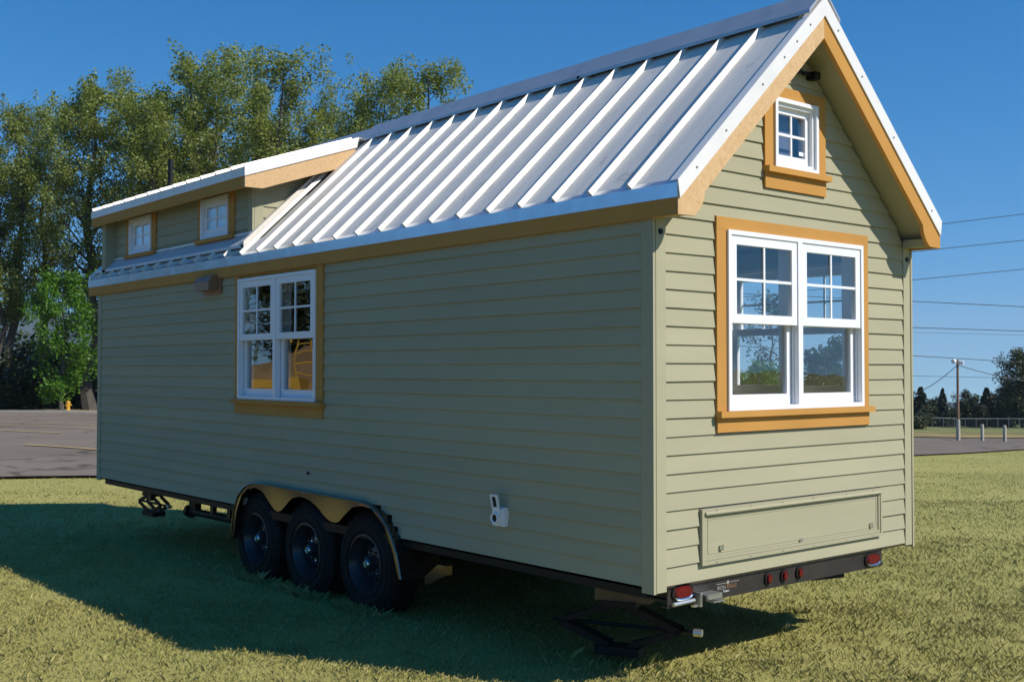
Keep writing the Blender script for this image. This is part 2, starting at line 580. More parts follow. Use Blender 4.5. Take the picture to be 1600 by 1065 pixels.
for k, (u0, v0, u1, v1, w) in enumerate([(40, 697.5, 230, 711.5, 0.1), (-40, 672, 96, 678.5, 0.1), (-60, 664.5, 230, 675.5, 0.1),
                                         (-60, 660, 230, 669.5, 0.1), (62, 659, 230, 664.5, 0.1)]):
    p0, p1 = np.array(ground_pt(u0, v0)), np.array(ground_pt(u1, v1))
    t = (p1 - p0) / np.linalg.norm(p1 - p0); nrm = np.array([-t[1], t[0]])
    V, F = [], []
    for i in range(9):
        q = p0 + (p1 - p0) * i / 8
        for s_ in (-w, w):
            e = q + nrm * s_
            x, y = xy(*e); V.append((x, y, float(terrain_dl(*e)) + 0.075))
    for i in range(8): F.append((2 * i, 2 * i + 1, 2 * i + 3, 2 * i + 2))
    mm = MB(); mm.v, mm.f = V, F
    tag(mm.obj('parking_line', M['linepaint'], recalc=False), kind='structure')

HAZE = 0.0001
# far hills
rng = np.random.default_rng(5)
V, F = [], []
az = np.linspace(-1.1, 1.1, 160)
for i, q in enumerate(az):
    a = math.tan(q)
    k = min(1, max(0, (a + 0.36) / 0.68)); k = k * k * (3 - 2 * k)
    top = 152 - 259 * k + (1 - k) * (26 * math.sin(q * 9) + 14 * math.sin(q * 23 + 1)) + 6 * math.sin(q * 25) + 4 * math.sin(q * 47 + 2)
    base = -140
    for j, (rr, h) in enumerate(((2700, base), (3000, top * 0.6 + base * 0.4), (3300, top * 1.1), (3900, top * 0.7 + base * 0.3))):
        x, y = xy(rr, rr * a); V.append((x, y, h + rng.normal() * 3))
for i in range(159):
    for j in range(3):
        q = i * 4 + j
        F.append((q, q + 4, q + 5, q + 1))
hm = MB(); hm.v, hm.f = V, F
tag(hm.obj('hills', M['hill'], smooth=True), kind='structure')

# air: one closed box of thin even haze round everything, the sky outside it
hz = bpy.data.materials.new('haze_air'); hz.use_nodes = True
hn = hz.node_tree.nodes; hn.clear()
ho = hn.new('ShaderNodeOutputMaterial'); hv = hn.new('ShaderNodeVolumePrincipled')
hv.inputs['Color'].default_value = (0.72, 0.82, 0.95, 1)
hv.inputs['Density'].default_value = HAZE
hz.node_tree.links.new(hv.outputs[0], ho.inputs['Volume'])
HB = 5400
hb = MB().box(CAM.x - HB, CAM.x + HB, CAM.y - HB, CAM.y + HB, -190, 240).obj('haze', hz)
tag(hb, kind='stuff')

# ------------------------------------------------------------------ the tiny house on its trailer
L, W = 8.16, 2.56
OV = 0.20                         # gable overhang
SLOPE = 0.943
E_ = 0.0995                       # siding exposure
Z0 = 0.59                         # bottom of the lowest board
house = thing('tiny_house', 'sage green tiny house with grey metal roof on a triple axle trailer', 'tiny house', (-4.0, W / 2, 0.0), absolute=True)


def zr(y):                        # top surface of the near roof slope's panels
    return 2.735 + SLOPE * y


def Fside(a, z, o): return (a, -o, z)
def Fgable(a, z, o): return (o, a, z)
def Fdorm(a, z, o): return (a, 0.14 - o, z)
def Ffar(a, z, o): return (a, W + o, z)
def Fback(a, z, o): return (-L - o, a, z)


def siding(F, rows, lims, openings, name='siding_board', f0=-0.002, f1=-0.013, back=-0.022, parent=None):
    """rows: list of (z0, z1); lims(z) -> (a0, a1); openings: (a0, a1, z0, z1)"""
    rnd = random.Random(3)
    for (z0, z1) in rows:
        cuts = [o for o in openings if o[2] < z1 - 0.004 and o[3] > z0 + 0.004]
        A0b, A1b = lims(z0); A0t, A1t = lims(z1)
        if A1b - A0b < 0.02: continue
        pts = sorted(set([x for o in cuts for x in (o[0], o[1])]))
        edges = [None] + [p for p in pts if A0b < p < A1b] + [None]
        runs, cur = [], None
        for i in range(len(edges) - 1):
            lb = A0b if edges[i] is None else edges[i]; lt = A0t if edges[i] is None else edges[i]
            rb = A1b if edges[i + 1] is None else edges[i + 1]; rt = A1t if edges[i + 1] is None else edges[i + 1]
            mid = (lb + rb) / 2
            zz = [(z0, z1)]
            for o in cuts:
                if o[0] < mid < o[1]:
                    nz = []
                    for (p, q) in zz:
                        if o[2] > p + 0.012: nz.append((p, min(q, o[2])))
                        if o[3] < q - 0.012: nz.append((max(p, o[3]), q))
                    zz = nz
            if not zz: cur = None; continue
            if cur is None: cur = []; runs.append(cur)
            for (p, q) in zz: cur.append((lb, rb, lt, rt, p, q))
        h = z1 - z0
        for run in runs:
            m = MB(); jit = rnd.uniform(-0.0012, 0.0012)
            for (lb, rb, lt, rt, p, q) in run:
                if rt < lt: lt = rt = (lt + rt) / 2
                op = f0 - (f0 - f1) * (p - z0) / h + jit; oq = f0 - (f0 - f1) * (q - z0) / h + jit
                sg = rnd.uniform(-0.0012, 0.0012)
                m.hexa([F(lb, p + sg, op), F(rb, p - sg, op), F(rb, p - sg, back), F(lb, p + sg, back),
                        F(lt, q, oq), F(rt, q, oq), F(rt, q, back), F(lt, q, back)])
            m.obj(name, M['siding'], parent or house)


# --- walls behind the siding (with their openings), floor, ceiling
def wall_panels(F, a0, a1, z0, z1, holes, t0=-0.022, t1=-0.12):
    m = MB()
    xs = sorted(set([a0, a1] + [h for o in holes for h in (o[0], o[1])]))
    zs = sorted(set([z0, z1] + [h for o in holes for h in (o[2], o[3])]))
    for i in range(len(xs) - 1):
        for j in range(len(zs) - 1):
            cx, cz = (xs[i] + xs[i + 1]) / 2, (zs[j] + zs[j + 1]) / 2
            if any(o[0] < cx < o[1] and o[2] < cz < o[3] for o in holes): continue
            p = [F(xs[i], zs[j], t0), F(xs[i + 1], zs[j], t0), F(xs[i + 1], zs[j], t1), F(xs[i], zs[j], t1)]
            q = [F(xs[i], zs[j + 1], t0), F(xs[i + 1], zs[j + 1], t0), F(xs[i + 1], zs[j + 1], t1), F(xs[i], zs[j + 1], t1)]
            m.hexa(p + q)
    return m


SW = (-4.796, -3.496, 1.497, 2.517)          # double window in the long side
GW = (0.605, 1.950, 1.514, 2.540)            # double window in the gable
SG = (1.045, 1.475, 2.945, 3.365)            # little loft window
FW = (-1.52, -0.42, 1.54, 2.50)              # window in the far wall
D1 = (-7.612, -7.035, 2.950, 3.328)
D2 = (-5.858, -5.294, 2.955, 3.328)
wall_panels(Fside, -L + 0.02, -0.024, 0.6, 2.62, [SW, (-4.72, -2.42, 0.6, 0.80)]).obj('side_wall', M['interior'], house)
m = MB(); m.box(-4.74, -2.40, 0.03, 0.36, 0.795, 0.805); m.box(-4.74, -2.40, 0.36, 0.37, 0.3, 0.795); m.box(-4.74, -4.725, 0.03, 0.36, 0.55, 0.795); m.box(-2.415, -2.40, 0.03, 0.36, 0.55, 0.795)
m.obj('wheel_well', M['black'], house)
wall_panels(Ffar, -L + 0.02, -0.024, 0.6, 2.62, [FW]).obj('side_wall', M['interior'], house)
wall_panels(Fgable, 0.125, W - 0.125, 0.6, 2.66, [GW]).obj('gable_wall', M['interior'], house)
m = MB()                                       # upper gable with the loft window opening
def gab(y0, y1, zb0, zb1):
    zt = lambda y: (zr(y) if y <= W / 2 else zr(W - y)) - 0.20
    m.hexa([(-0.022, y0, zb0), (-0.022, y1, zb1), (-0.12, y1, zb1), (-0.12, y0, zb0),
            (-0.022, y0, zt(y0)), (-0.022, y1, zt(y1)), (-0.12, y1, zt(y1)), (-0.12, y0, zt(y0))])
gab(0.13, SG[0], 2.661, 2.661); gab(SG[1], W - 0.13, 2.661, 2.661)
gab(SG[0], W / 2, SG[3], SG[3]); gab(W / 2, SG[1], SG[3], SG[3])
m.box(-0.12, -0.022, SG[0], SG[1], 2.661, SG[2])
m.obj('gable_wall', M['interior'], house)
m = MB(); m.prism([(-L + 0.02, 0.03, 0.6), (-L + 0.02, W - 0.03, 0.6), (-L + 0.02, W - 0.03, 2.65), (-L + 0.02, W / 2, 3.75), (-L + 0.02, 0.03, 3.40)], (0.1, 0, 0)).obj('end_wall', M['siding'], house)
fl = MB().box(-L + 0.03, -0.03, 0.38, W - 0.03, 0.57, 0.66)
fl.box(-L + 0.03, -4.742, 0.03, 0.3799, 0.57, 0.66); fl.box(-2.398, -0.03, 0.03, 0.3799, 0.57, 0.66)
fl.obj('floor', M['floorwood'], house)
MB().box(-1.9, -0.125, 0.125, W - 0.125, 2.655, 2.70).obj('loft_floor', M['interior'], house)
m = MB(); m.box(-2.25, -2.15, 0.125, 0.75, 0.661, 2.65); m.box(-2.25, -2.15, 0.75, 1.5, 2.6, 2.65); m.box(-2.25, -2.15, 1.5, W - 0.125, 0.661, 2.65)
m.obj('inner_partition', M['interior'], house)

# --- clapboards
side_rows = [(Z0 + E_ * k, Z0 + E_ * (k + 1)) for k in range(20)]
fend_open = [(-4.80, -2.36, 0.3, 0.66), (-4.72, -2.47, 0.65, 0.735), (-4.60, -2.62, 0.73, 0.788)]
siding(Fside, side_rows, lambda z: (-L + 0.095, -0.085), [(-4.87, -3.40, 1.375, 2.70)] + fend_open)
gable_rows = [(Z0 + E_ * k, Z0 + E_ * (k + 1)) for k in range(31)]


def glim(z):
    lo = 0.104
    if z > 2.56: lo = max(lo, (z - 2.53) / SLOPE)
    return (lo, W - lo)


siding(Fgable, gable_rows, glim, [(0.515, 2.025, 1.392, 2.612), (0.957, 1.567, 2.815, 3.437), (0.375, 2.165, 0.668, 0.98)])
siding(Ffar, side_rows, lambda z: (-L + 0.095, -0.085), [(-1.60, -0.35, 1.46, 2.60)])

# --- corner boards and their bolts
ZB = 0.558
cb = lambda *a: MB().box(*a).obj('corner_board', M['siding'], house)
cb(-0.085, 0.003, 0.0, 0.019, ZB, 2.555)
cb(-0.021, 0.0, 0.0265, 0.103, ZB + 0.004, 2.575)
cb(-0.021, 0.0, W - 0.103, W - 0.0265, 0.575, 2.575)
cb(-0.085, 0.003, W - 0.019, W, ZB, 2.555)
cb(-L, -L + 0.094, 0.0, 0.019, ZB, 2.555)
cb(-L, -L + 0.02, 0.021, 0.11, ZB, 2.555)
for y in (0.062, W - 0.060):
    MB().lathe([(0.0, 0.008), (0.014, 0.008), (0.017, 0.0)], 12, 'x', (0.0, y, 2.487)).obj('bolt_head', M['black'], house, True)

# --- windows
def ring(m, F, a0, a1, z0, z1, w, o0, o1, wb=None):
    wb = w if wb is None else wb
    m.box(a0, a0 + w, z0, z1, o1, o0, F); m.box(a1 - w, a1, z0, z1, o1, o0, F)
    m.box(a0 + w, a1 - w, z1 - w, z1, o1, o0, F); m.box(a0 + w, a1 - w, z0, z0 + wb, o1, o0, F)


def sash(F, parent, a0, a1, z0, z1, w, wb, o0, muntin=True, wt=None, th=0.032):
    m = MB()
    wt = w if wt is None else wt
    m.box(a0, a0 + w, z0, z1, o0 - th, o0, F); m.box(a1 - w, a1, z0, z1, o0 - th, o0, F)
    m.box(a0 + w, a1 - w, z1 - wt, z1, o0 - th, o0, F); m.box(a0 + w, a1 - w, z0, z0 + wb, o0 - th, o0, F)
    m.obj('sash', M['white'], parent)
    MB().box(a0 + w - 0.004, a1 - w + 0.004, z0 + wb - 0.004, z1 - wt + 0.004, o0 - 0.018, o0 - 0.012, F).obj('pane', M['glass'], parent)
    if muntin:
        am, zm = (a0 + a1) / 2, (z0 + wb + z1 - wt) / 2
        MB().box(am - 0.0075, am + 0.0075, z0 + wb, z1 - wt, o0 - 0.0115, o0 - 0.004, F).obj('muntin', M['white'], parent)
        MB().box(a0 + w, a1 - w, zm - 0.008, zm + 0.008, o0 - 0.0112, o0 - 0.003, F).obj('muntin', M['white'], parent)


def trims(F, parent, mat, tl, tr, tt, zs, apron, o=0.008, sill_over=0.02, frame=None, head=True):
    """flat boards round a window: tl/tr outer edges, tt top, zs bottom of the frame, apron bottom"""
    a0, a1, z0, z1 = frame
    bk = -0.021
    MB().box(tl, a0 + 0.006, zs, z1 if head else tt, bk, o, F).obj('trim_board', mat, parent)
    MB().box(a1 - 0.006, tr, zs, z1 if head else tt, bk, o, F).obj('trim_board', mat, parent)
    if head: MB().box(tl, tr, z1 + 0.0006, tt, bk, o, F).obj('trim_board', mat, parent)
    else: MB().box(a0 - 0.004, a1 + 0.004, z1 + 0.0006, tt, bk, o - 0.011, F).obj('trim_board', mat, parent)
    MB().box(tl - 0.004, tr + sill_over, zs - 0.036, zs - 0.001, bk, o + 0.034, F).obj('sill', mat, parent)
    MB().box(tl, tr, apron, zs - 0.037, bk, o + 0.002, F).obj('apron', mat, parent)


def double_window(F, fr, parent, label=None):
    a0, a1, z0, z1 = fr
    m = MB()
    ring(m, F, a0, a1, z0, z1, 0.026, 0.022, -0.125)
    am = (a0 + a1) / 2
    m.box(am - 0.022, am + 0.022, z0 + 0.026, z1 - 0.026, -0.125, 0.0215, F)
    w = m.obj('window', M['white'], parent)
    if label: w['label'] = label
    zm = z0 + (z1 - z0) * 0.515
    for (p, q) in ((a0 + 0.027, am - 0.023), (am + 0.023, a1 - 0.027)):
        sash(F, w, p, q, zm - 0.030, z1 - 0.027, 0.052, 0.052, 0.014)
        sash(F, w, p, q, z0 + 0.027, zm + 0.018, 0.050, 0.062, -0.028, False, 0.05)
        k = MB(); k.box((p + q) / 2 - 0.03, (p + q) / 2 + 0.03, zm + 0.018, zm + 0.026, -0.05, -0.03, F); k.obj('sash_lock', M['white'], w)
        for e in (p, q - 0.008): MB().box(e, e + 0.008, z0 + 0.027, zm - 0.031, -0.019, -0.012, F).obj('jamb_track', M['white'], w)
    return w


w = double_window(Fgable, GW, house)
trims(Fgable, w, M['ochre'], 0.517, 2.022, 2.610, GW[2], 1.394, frame=GW)
w = double_window(Fside, SW, house)
trims(Fside, w, M['ochre'], -4.868, -3.402, 2.56, SW[2], 1.377, frame=SW, head=False)
w = double_window(Ffar, FW, house)
trims(Ffar, w, M['ochre'], FW[0] - 0.08, FW[1] + 0.08, 2.60, FW[2], 1.46, frame=FW)


def small_window(F, fr, tl, tr, tt, apron, head, deep, parent, muntin=True):
    a0, a1, z0, z1 = fr
    m = MB()
    ring(m, F, a0, a1, z0, z1, 0.024, 0.022, -0.1)
    ring(m, F, a0 + 0.024, a1 - 0.024, z0 + 0.024, z1 - 0.024, 0.020, 0.004 if deep else 0.012, -0.1)
    w = m.obj('window', M['white'], parent)
    i = 0.0445
    sash(F, w, a0 + i, a1 - i, z0 + i, z1 - i, 0.036, 0.046, -0.022 if deep else -0.004, muntin)
    trims(F, w, M['ochre'], tl, tr, tt, z0, apron, frame=fr, head=head)
    return w


w = small_window(Fgable, SG, 0.959, 1.565, 3.435, 2.817, True, True, house)
MB().box(SG[0] + 0.09, SG[1] - 0.09, SG[2] + 0.05, SG[3] - 0.05, -0.11, -0.105, Fgable).obj('blind', M['blind'], w)
MB().box(1.345, 1.395, 3.055, 3.078, -0.0335, -0.0325, Fgable).obj('paper_label', M['sticker'], w)
DR = [(D1, -7.70, -6.93), (D2, -5.935, -5.185)]
for fr, tl, tr in DR:
    w = small_window(Fdorm, fr, tl, tr, 3.36, 2.885, False, False, house)
    n_ = 40; V = []; Fq = []
    for i in range(n_ + 1):
        a = fr[0] + 0.04 + (fr[1] - fr[0] - 0.08) * i / n_
        o = -0.052 + 0.010 * math.sin(i * 1.1) + 0.006 * math.sin(i * 2.7)
        V += [Fdorm(a, fr[2] + 0.03, o), Fdorm(a, fr[3] - 0.03, o)]
    for i in range(n_): Fq.append((2 * i, 2 * i + 2, 2 * i + 3, 2 * i + 1))
    c = MB(); c.v, c.f = V, Fq; c.obj('curtain', M['curtain'], w, True)

# --- eaves: fascia boards, metal edging, soffits
XL, XR = -L - 0.235, OV
MB().box(XL, 0.193, -0.020, 0.008, 2.552, 2.655).obj('fascia_board', M['ochre'], house)
MB().box(XL, 0.193, W - 0.008, W + 0.020, 2.552, 2.655).obj('fascia_board', M['ochre'], house)
def eave_edge(sgn, x0, x1):
    m = MB()
    Y = lambda y: y if sgn < 0 else W - y
    pr = [(-0.024, 2.642), (-0.021, 2.642), (-0.021, 2.712), (0.05, zr(0.05) - 0.012), (0.05, zr(0.05) - 0.008), (-0.026, 2.718)]
    m.prism([(x0, Y(y), z) for y, z in pr], (x1 - x0, 0, 0))
    return m.obj('eave_flashing', M['eavemetal'], house)
eave_edge(-1, XL - 0.004, -4.06); eave_edge(-1, -4.058, 0.198); eave_edge(1, XL, 0.198)
# roof deck slabs (far slope whole, near slope up to the dormer)
def slab(x0, x1, y0, y1, top, th, sgn, mat, name, slope=SLOPE):
    Y = lambda y: y if sgn < 0 else W - y
    m = MB(); m.prism([(x0, Y(y0), top(y0)), (x0, Y(y1), top(y1)), (x0, Y(y1), top(y1) - th), (x0, Y(y0), top(y0) - th)], (x1 - x0, 0, 0))
    return m.obj(name, mat, house)
deck = lambda y: zr(y) - 0.012
slab(-4.70, 0.160, 0.012, W / 2, deck, 0.15, -1, M['siding'], 'soffit')
slab(XL + 0.03, -4.702, 0.012, 0.16, deck, 0.12, -1, M['siding'], 'soffit')
slab(XL + 0.03, 0.160, 0.012, W / 2 - 0.0005, deck, 0.15, 1, M['siding'], 'soffit')
for y0, y1 in ((0.011, 0.112), (W - 0.112, W - 0.011)):
    MB().box(0.0045, 0.164, y0, y1, 2.562, 2.612).obj('eave_return', M['siding'], house)

# --- barge boards with the notched tails
def barge(x0, x1, sgn, mat):
    Y = lambda y: y if sgn < 0 else W - y
    p = [(-0.019, 2.552), (0.111, 2.556), (0.146, 2.585), (0.172, 2.618), (0.187, 2.650), (0.197, 2.694), (W / 2, 2.508 + SLOPE * W / 2), (W / 2, 2.68 + SLOPE * W / 2), (-0.019, 2.66)]
    p = [(x0, Y(y), z) for y, z in p]
    return MB().prism(p, (x1 - x0, 0, 0)).obj('barge_board', mat, house)
barge(0.172, 0.198, -1, M['wood'])
barge(0.172, 0.198, 1, M['ochre'])
def rake(x0, x1, sgn):
    Y = lambda y: y if sgn < 0 else W - y
    p = [(-0.012, 2.636), (W / 2, 2.641 + SLOPE * W / 2), (W / 2, 2.752 + SLOPE * W / 2), (-0.028, 2.728)]
    m = MB().prism([(x0, Y(y), z) for y, z in p], (x1 - x0, 0, 0))
    q = [(-0.028, 2.7285), (W / 2, 2.7525 + SLOPE * W / 2), (W / 2, 2.757 + SLOPE * W / 2), (-0.028, 2.733)]
    m.prism([(x1 - 0.058, Y(y), z) for y, z in q], (0.058, 0, 0))
    o = m.obj('rake_trim', M['trimmetal'], house)
    k = MB()
    for t in ((0.12, 0.36, 0.68, 0.88, 1.0, 1.13) if sgn < 0 else (0.10, 0.55, 0.9, 1.15)):
        y = t; z = 2.70 + SLOPE * y - 0.002
        k.lathe([(0.0, 0.005), (0.006, 0.004), (0.007, 0.0)], 8, 'x', (x1, Y(y), z))
    k.obj('screw', M['galv'], o)
    return o
rake(0.1985, 0.2075, -1); rake(0.1985, 0.2075, 1)

# --- standing seam panels
PITCHX = 0.3065
def rpanel(x0, x1, y0, y1, sgn=-1, top=zr):
    Y = lambda y: y if sgn < 0 else W - y
    m = MB()
    for (a, b, up) in ((x0, x0 + (x1 - x0) * 0.30, 0), (x0 + (x1 - x0) * 0.30, x0 + (x1 - x0) * 0.36, 0.004), (x0 + (x1 - x0) * 0.36, x0 + (x1 - x0) * 0.64, 0), (x0 + (x1 - x0) * 0.64, x0 + (x1 - x0) * 0.70, 0.004), (x0 + (x1 - x0) * 0.70, x1, 0)):
        up = 0
        m.hexa([(a, Y(y0), top(y0) - 0.008), (b, Y(y0), top(y0) - 0.008), (b, Y(y1), top(y1) - 0.008), (a, Y(y1), top(y1) - 0.008),
                (a, Y(y0), top(y0) + up), (b, Y(y0), top(y0) + up), (b, Y(y1), top(y1) + up), (a, Y(y1), top(y1) + up)]) if up else None
    m = MB()
    m.hexa([(x0, Y(y0), top(y0) - 0.008), (x1, Y(y0), top(y0) - 0.008), (x1, Y(y1), top(y1) - 0.008), (x0, Y(y1), top(y1) - 0.008),
            (x0, Y(y0), top(y0)), (x1, Y(y0), top(y0)), (x1, Y(y1), top(y1)), (x0, Y(y1), top(y1))])
    return m


def seam_mesh(y0, y1, sgn=-1, top=zr, h=0.032, wb=0.014, wt=0.005, slope=SLOPE, taper=0.0):
    Y = lambda y: y if sgn < 0 else W - y
    c = math.cos(math.atan(slope)); s_ = math.sin(math.atan(slope))
    m = MB(); P = []
    for i, y in enumerate((y0, y1)):
        for (dx, hh) in ((wb, 0.0), (wt, h), (-wt, h), (-wb, 0.0)):
            P.append((dx, Y(y - s_ * hh), top(y) + c * hh))
    m.hexa([P[0], P[3], P[7], P[4], P[1], P[2], P[6], P[5]])
    return m.mesh('roof_seam', M['roof'])


sm_long = seam_mesh(-0.010, 1.165)
sm_far = seam_mesh(-0.010, 1.165, 1)
sm_short = seam_mesh(-0.010, 0.046, h=0.034)
xs = [-0.155 - PITCHX * k for k in range(15)]
edges = [0.142] + xs + [-4.665]
for a, b in zip(edges[:-1], edges[1:]):
    rpanel(b, a, -0.016, 1.255).obj('roof_panel', M['roof'], house)
    rpanel(b, a, -0.016, 1.255, 1).obj('roof_panel', M['roof'], house)
for x in xs:
    link('roof_seam', sm_long, house, (x, 0, 0)); link('roof_seam', sm_far, house, (x, 0, 0))
xs2 = [-0.155 - PITCHX * k for k in range(15, 27)]
edges = [-4.665] + xs2 + [XL]
for a, b in zip(edges[:-1], edges[1:]):
    rpanel(b, a, -0.016, 0.15).obj('roof_panel', M['roof'], house)
    rpanel(b, a, -0.016, 1.255, 1).obj('roof_panel', M['roof'], house)
for x in xs2:
    if x < -5.1: link('roof_seam', sm_short, house, (x, 0, 0))
    link('roof_seam', sm_far, house, (x, 0, 0))
# two seams running up beside the dormer
sm_mid = seam_mesh(-0.010, 1.02)
link('roof_seam', sm_mid, house, (-4.752, 0, 0))
link('roof_seam', seam_mesh(-0.010, 0.05), house, (-5.058, 0, 0))
# end rake of the lower strip
MB().prism([(XL, -0.02, 2.64), (XL, 0.30, 2.64 + SLOPE * 0.32), (XL, 0.30, 2.765 + SLOPE * 0.32), (XL, -0.02, 2.765)], (0.05, 0, 0)).obj('rake_trim', M['trimmetal'], house)
# flashing along the foot of the dormer: a flat skirt lying on the seams
m = MB()
def lying(y, h): return zr(y) + h
m.hexa([(XL + 0.05, 0.030, lying(0.03, 0.034)), (-4.80, 0.030, lying(0.03, 0.034)), (-4.80, 0.139, lying(0.139, 0.036)), (XL + 0.05, 0.139, lying(0.139, 0.036)),
        (XL + 0.05, 0.030, lying(0.03, 0.060)), (-4.80, 0.030, lying(0.03, 0.060)), (-4.80, 0.139, lying(0.139, 0.060)), (XL + 0.05, 0.139, lying(0.139, 0.060))])
m.obj('apron_flashing', M['flashing'], house)
MB().box(XL + 0.2, -4.86, 0.128, 0.139, lying(0.139, 0.061), 2.945).obj('apron_flashing', M['trimmetal'], house)
# flashing running up the dormer cheek
c = math.cos(math.atan(SLOPE))
m = MB(); m.prism([(-4.845, 0.03, zr(0.03) + 0.001), (-4.845, 1.10, zr(1.10) + 0.001), (-4.845, 1.10, zr(1.10) + 0.085), (-4.845, 0.03, zr(0.03) + 0.085)], (0.055, 0, 0))
m.obj('cheek_flashing', M['roof'], house)

# --- ridge cap
def cap(x0, x1, lift):
    h = 0.058 + lift
    pts = [(1.125, zr(1.125) + h - 0.022), (1.125, zr(1.125) + h), (W / 2, zr(W / 2) + h + 0.004), (W - 1.125, zr(1.125) + h), (W - 1.125, zr(1.125) + h - 0.022),
           (W - 1.130, zr(1.125) + h - 0.022), (W - 1.135, zr(1.125) + h - 0.008), (W / 2, zr(W / 2) + h - 0.006), (1.135, zr(1.125) + h - 0.008), (1.130, zr(1.125) + h - 0.022)]
    return MB().prism([(x0, y, z) for y, z in pts], (x1 - x0, 0, 0)).obj('ridge_cap', M['capmetal'], house)
cap(-4.66, -1.75, 0.0); cap(-1.78, 0.206, 0.004)
cap(XL + 0.02, -4.70, -0.02)

# --- shed dormer
DS = 0.342
dz = lambda y: 3.470 + DS * (y + 0.03)
dl_rows = [(Z0 + E_ * k, Z0 + E_ * (k + 1)) for k in range(22, 28)]
dorm_open = [(tl, tr, 2.885, 3.40) for fr, tl, tr in DR]
siding(Fdorm, dl_rows, lambda z: (-L + 0.085, -4.93), dorm_open)
m = wall_panels(Fdorm, -L + 0.02, -4.86, 2.75, 3.36, [D1, D2]); m.obj('dormer_wall', M['interior'], house)
for (a, b) in ((-4.93, -4.848), (-L, -L + 0.085)):
    MB().box(a, b, 0.14, 0.158, 2.84, 3.36).obj('corner_board', M['siding'], house)
MB().prism([(-4.870, 0.162, 2.87), (-4.870, 0.245, 2.95), (-4.870, 0.245, 3.40), (-4.870, 0.162, 3.37)], (0.020, 0, 0)).obj('corner_board', M['siding'], house)
def chlim(z):
    y1 = (z - 2.735) / SLOPE - 0.02
    y0 = max(0.246, (z - 3.330) / DS)
    return (y0, y1)
siding(lambda a, z, o: (-4.850 + o, a, z), [(Z0 + E_ * k, Z0 + E_ * (k + 1)) for k in range(23, 31)], chlim, [])
m = MB(); m.prism([(-4.96, 0.16, 2.80), (-4.96, 1.2, 3.80), (-4.96, 1.2, 3.70), (-4.96, 0.16, 3.36)], (0.085, 0, 0)); m.obj('dormer_wall', M['interior'], house)
# roof: soffit slab, fascia, metal edging, panels with seams
XD0, XD1 = -8.30, -4.66
m = MB(); m.prism([(XD0 + 0.03, -0.002, dz(-0.002) - 0.014), (XD0 + 0.03, W / 2, dz(W / 2) - 0.014), (XD0 + 0.03, W / 2, dz(W / 2) - 0.11), (XD0 + 0.03, -0.002, dz(-0.002) - 0.11)], (XD1 - XD0 - 0.06, 0, 0))
m.obj('soffit', M['siding'], house)
MB().box(XD0, XD1 - 0.026, -0.026, -0.003, 3.297, 3.40).obj('fascia_board', M['ochre'], house)
m = MB()
for a, b in ((XD0 - 0.004, -7.19), (-7.187, XD1 - 0.012)):
    m.box(a, b, -0.032, -0.027, 3.392, 3.462); 
m.obj('eave_flashing', M['trimmetal'], house)
xe = [XD1 - 0.02] + [-4.93 - 0.305 * k for k in range(12)] + [XD0]
sm_d = seam_mesh(-0.022, 1.20, top=dz, slope=DS, h=0.030)
for a, b in zip(xe[:-1], xe[1:]):
    rpanel(b, a, -0.034, W / 2, top=dz).obj('roof_panel', M['roof'], house)
for x in xe[1:-1]: link('roof_seam', sm_d, house, (x, 0, 0))
pts = [(-0.026, 3.297), (0.144, 3.300), (0.93, 3.300 + DS * 0.786), (1.12, 3.395 + DS * 1.14), (-0.026, 3.395)]
MB().prism([(XD1 - 0.024, y, z) for y, z in pts], (0.024, 0, 0)).obj('barge_board', M['wood'], house)
pts = [(-0.034, 3.388), (1.08, 3.388 + DS * 1.11), (1.10, dz(1.10) + 0.006), (-0.036, dz(-0.036) + 0.006)]
m = MB().prism([(XD1 + 0.0005, y, z) for y, z in pts], (0.010, 0, 0))
m.prism([(XD1 - 0.05, -0.036, dz(-0.036) + 0.0065), (XD1 - 0.05, 1.10, dz(1.10) + 0.0065), (XD1 - 0.05, 1.10, dz(1.1) + 0.010), (XD1 - 0.05, -0.036, dz(-0.036) + 0.010)], (0.0605, 0, 0))
m.obj('rake_trim', M['trimmetal'], house)
# vent pipe through the dormer roof
m = MB(); m.lathe([(0.0, 0.42), (0.026, 0.42), (0.026, 0.0)], 16, 'z', (-7.30, 0.44, 3.54)); m.lathe([(0.03, 0.02), (0.03, 0.0)], 16, 'z', (-7.30, 0.44, 3.80))
pipe = m.obj('vent_pipe', M['black'], house, True)
MB().lathe([(0.028, 0.09), (0.06, 0.02), (0.085, 0.0)], 16, 'z', (-7.30, 0.44, 3.62)).obj('pipe_boot', M['rubber'], pipe, True)

# --- fittings on the walls
v = MB().box(-5.50, -5.14, -0.015, 0.01, 2.415, 2.555).obj('wall_vent', M['brownmetal'], house)
m = MB(); m.prism([(-5.49, -0.016, 2.585), (-5.49, -0.075, 2.57), (-5.49, -0.105, 2.52), (-5.49, -0.105, 2.445), (-5.49, -0.016, 2.445)], (0.30, 0, 0)); m.obj('vent_hood', M['brownmetal'], v)
p = MB().box(-1.300, -1.205, -0.024, 0.012, 0.790, 0.905).obj('power_inlet', M['white'], house)
MB().box(-1.290, -1.225, -0.052, -0.0245, 0.797, 0.898).obj('inlet_body', M['white'], p)
MB().lathe([(0.0, -0.060), (0.022, -0.060), (0.026, -0.066), (0.034, -0.066), (0.036, -0.0525)], 20, 'y', (-1.2575, 0, 0.842)).obj('socket_collar', M['white'], p, True)
MB().lathe([(0.0, -0.0605), (0.023, -0.0605), (0.023, -0.050)], 20, 'y', (-1.2575, 0, 0.842)).obj('socket', M['black'], p, True)
m = MB()
a = Vector((0, -0.20, 0.98)).normalized(); nn = Vector((0, -0.98, -0.20))
o0 = Vector((-1.290, -0.042, 0.899))
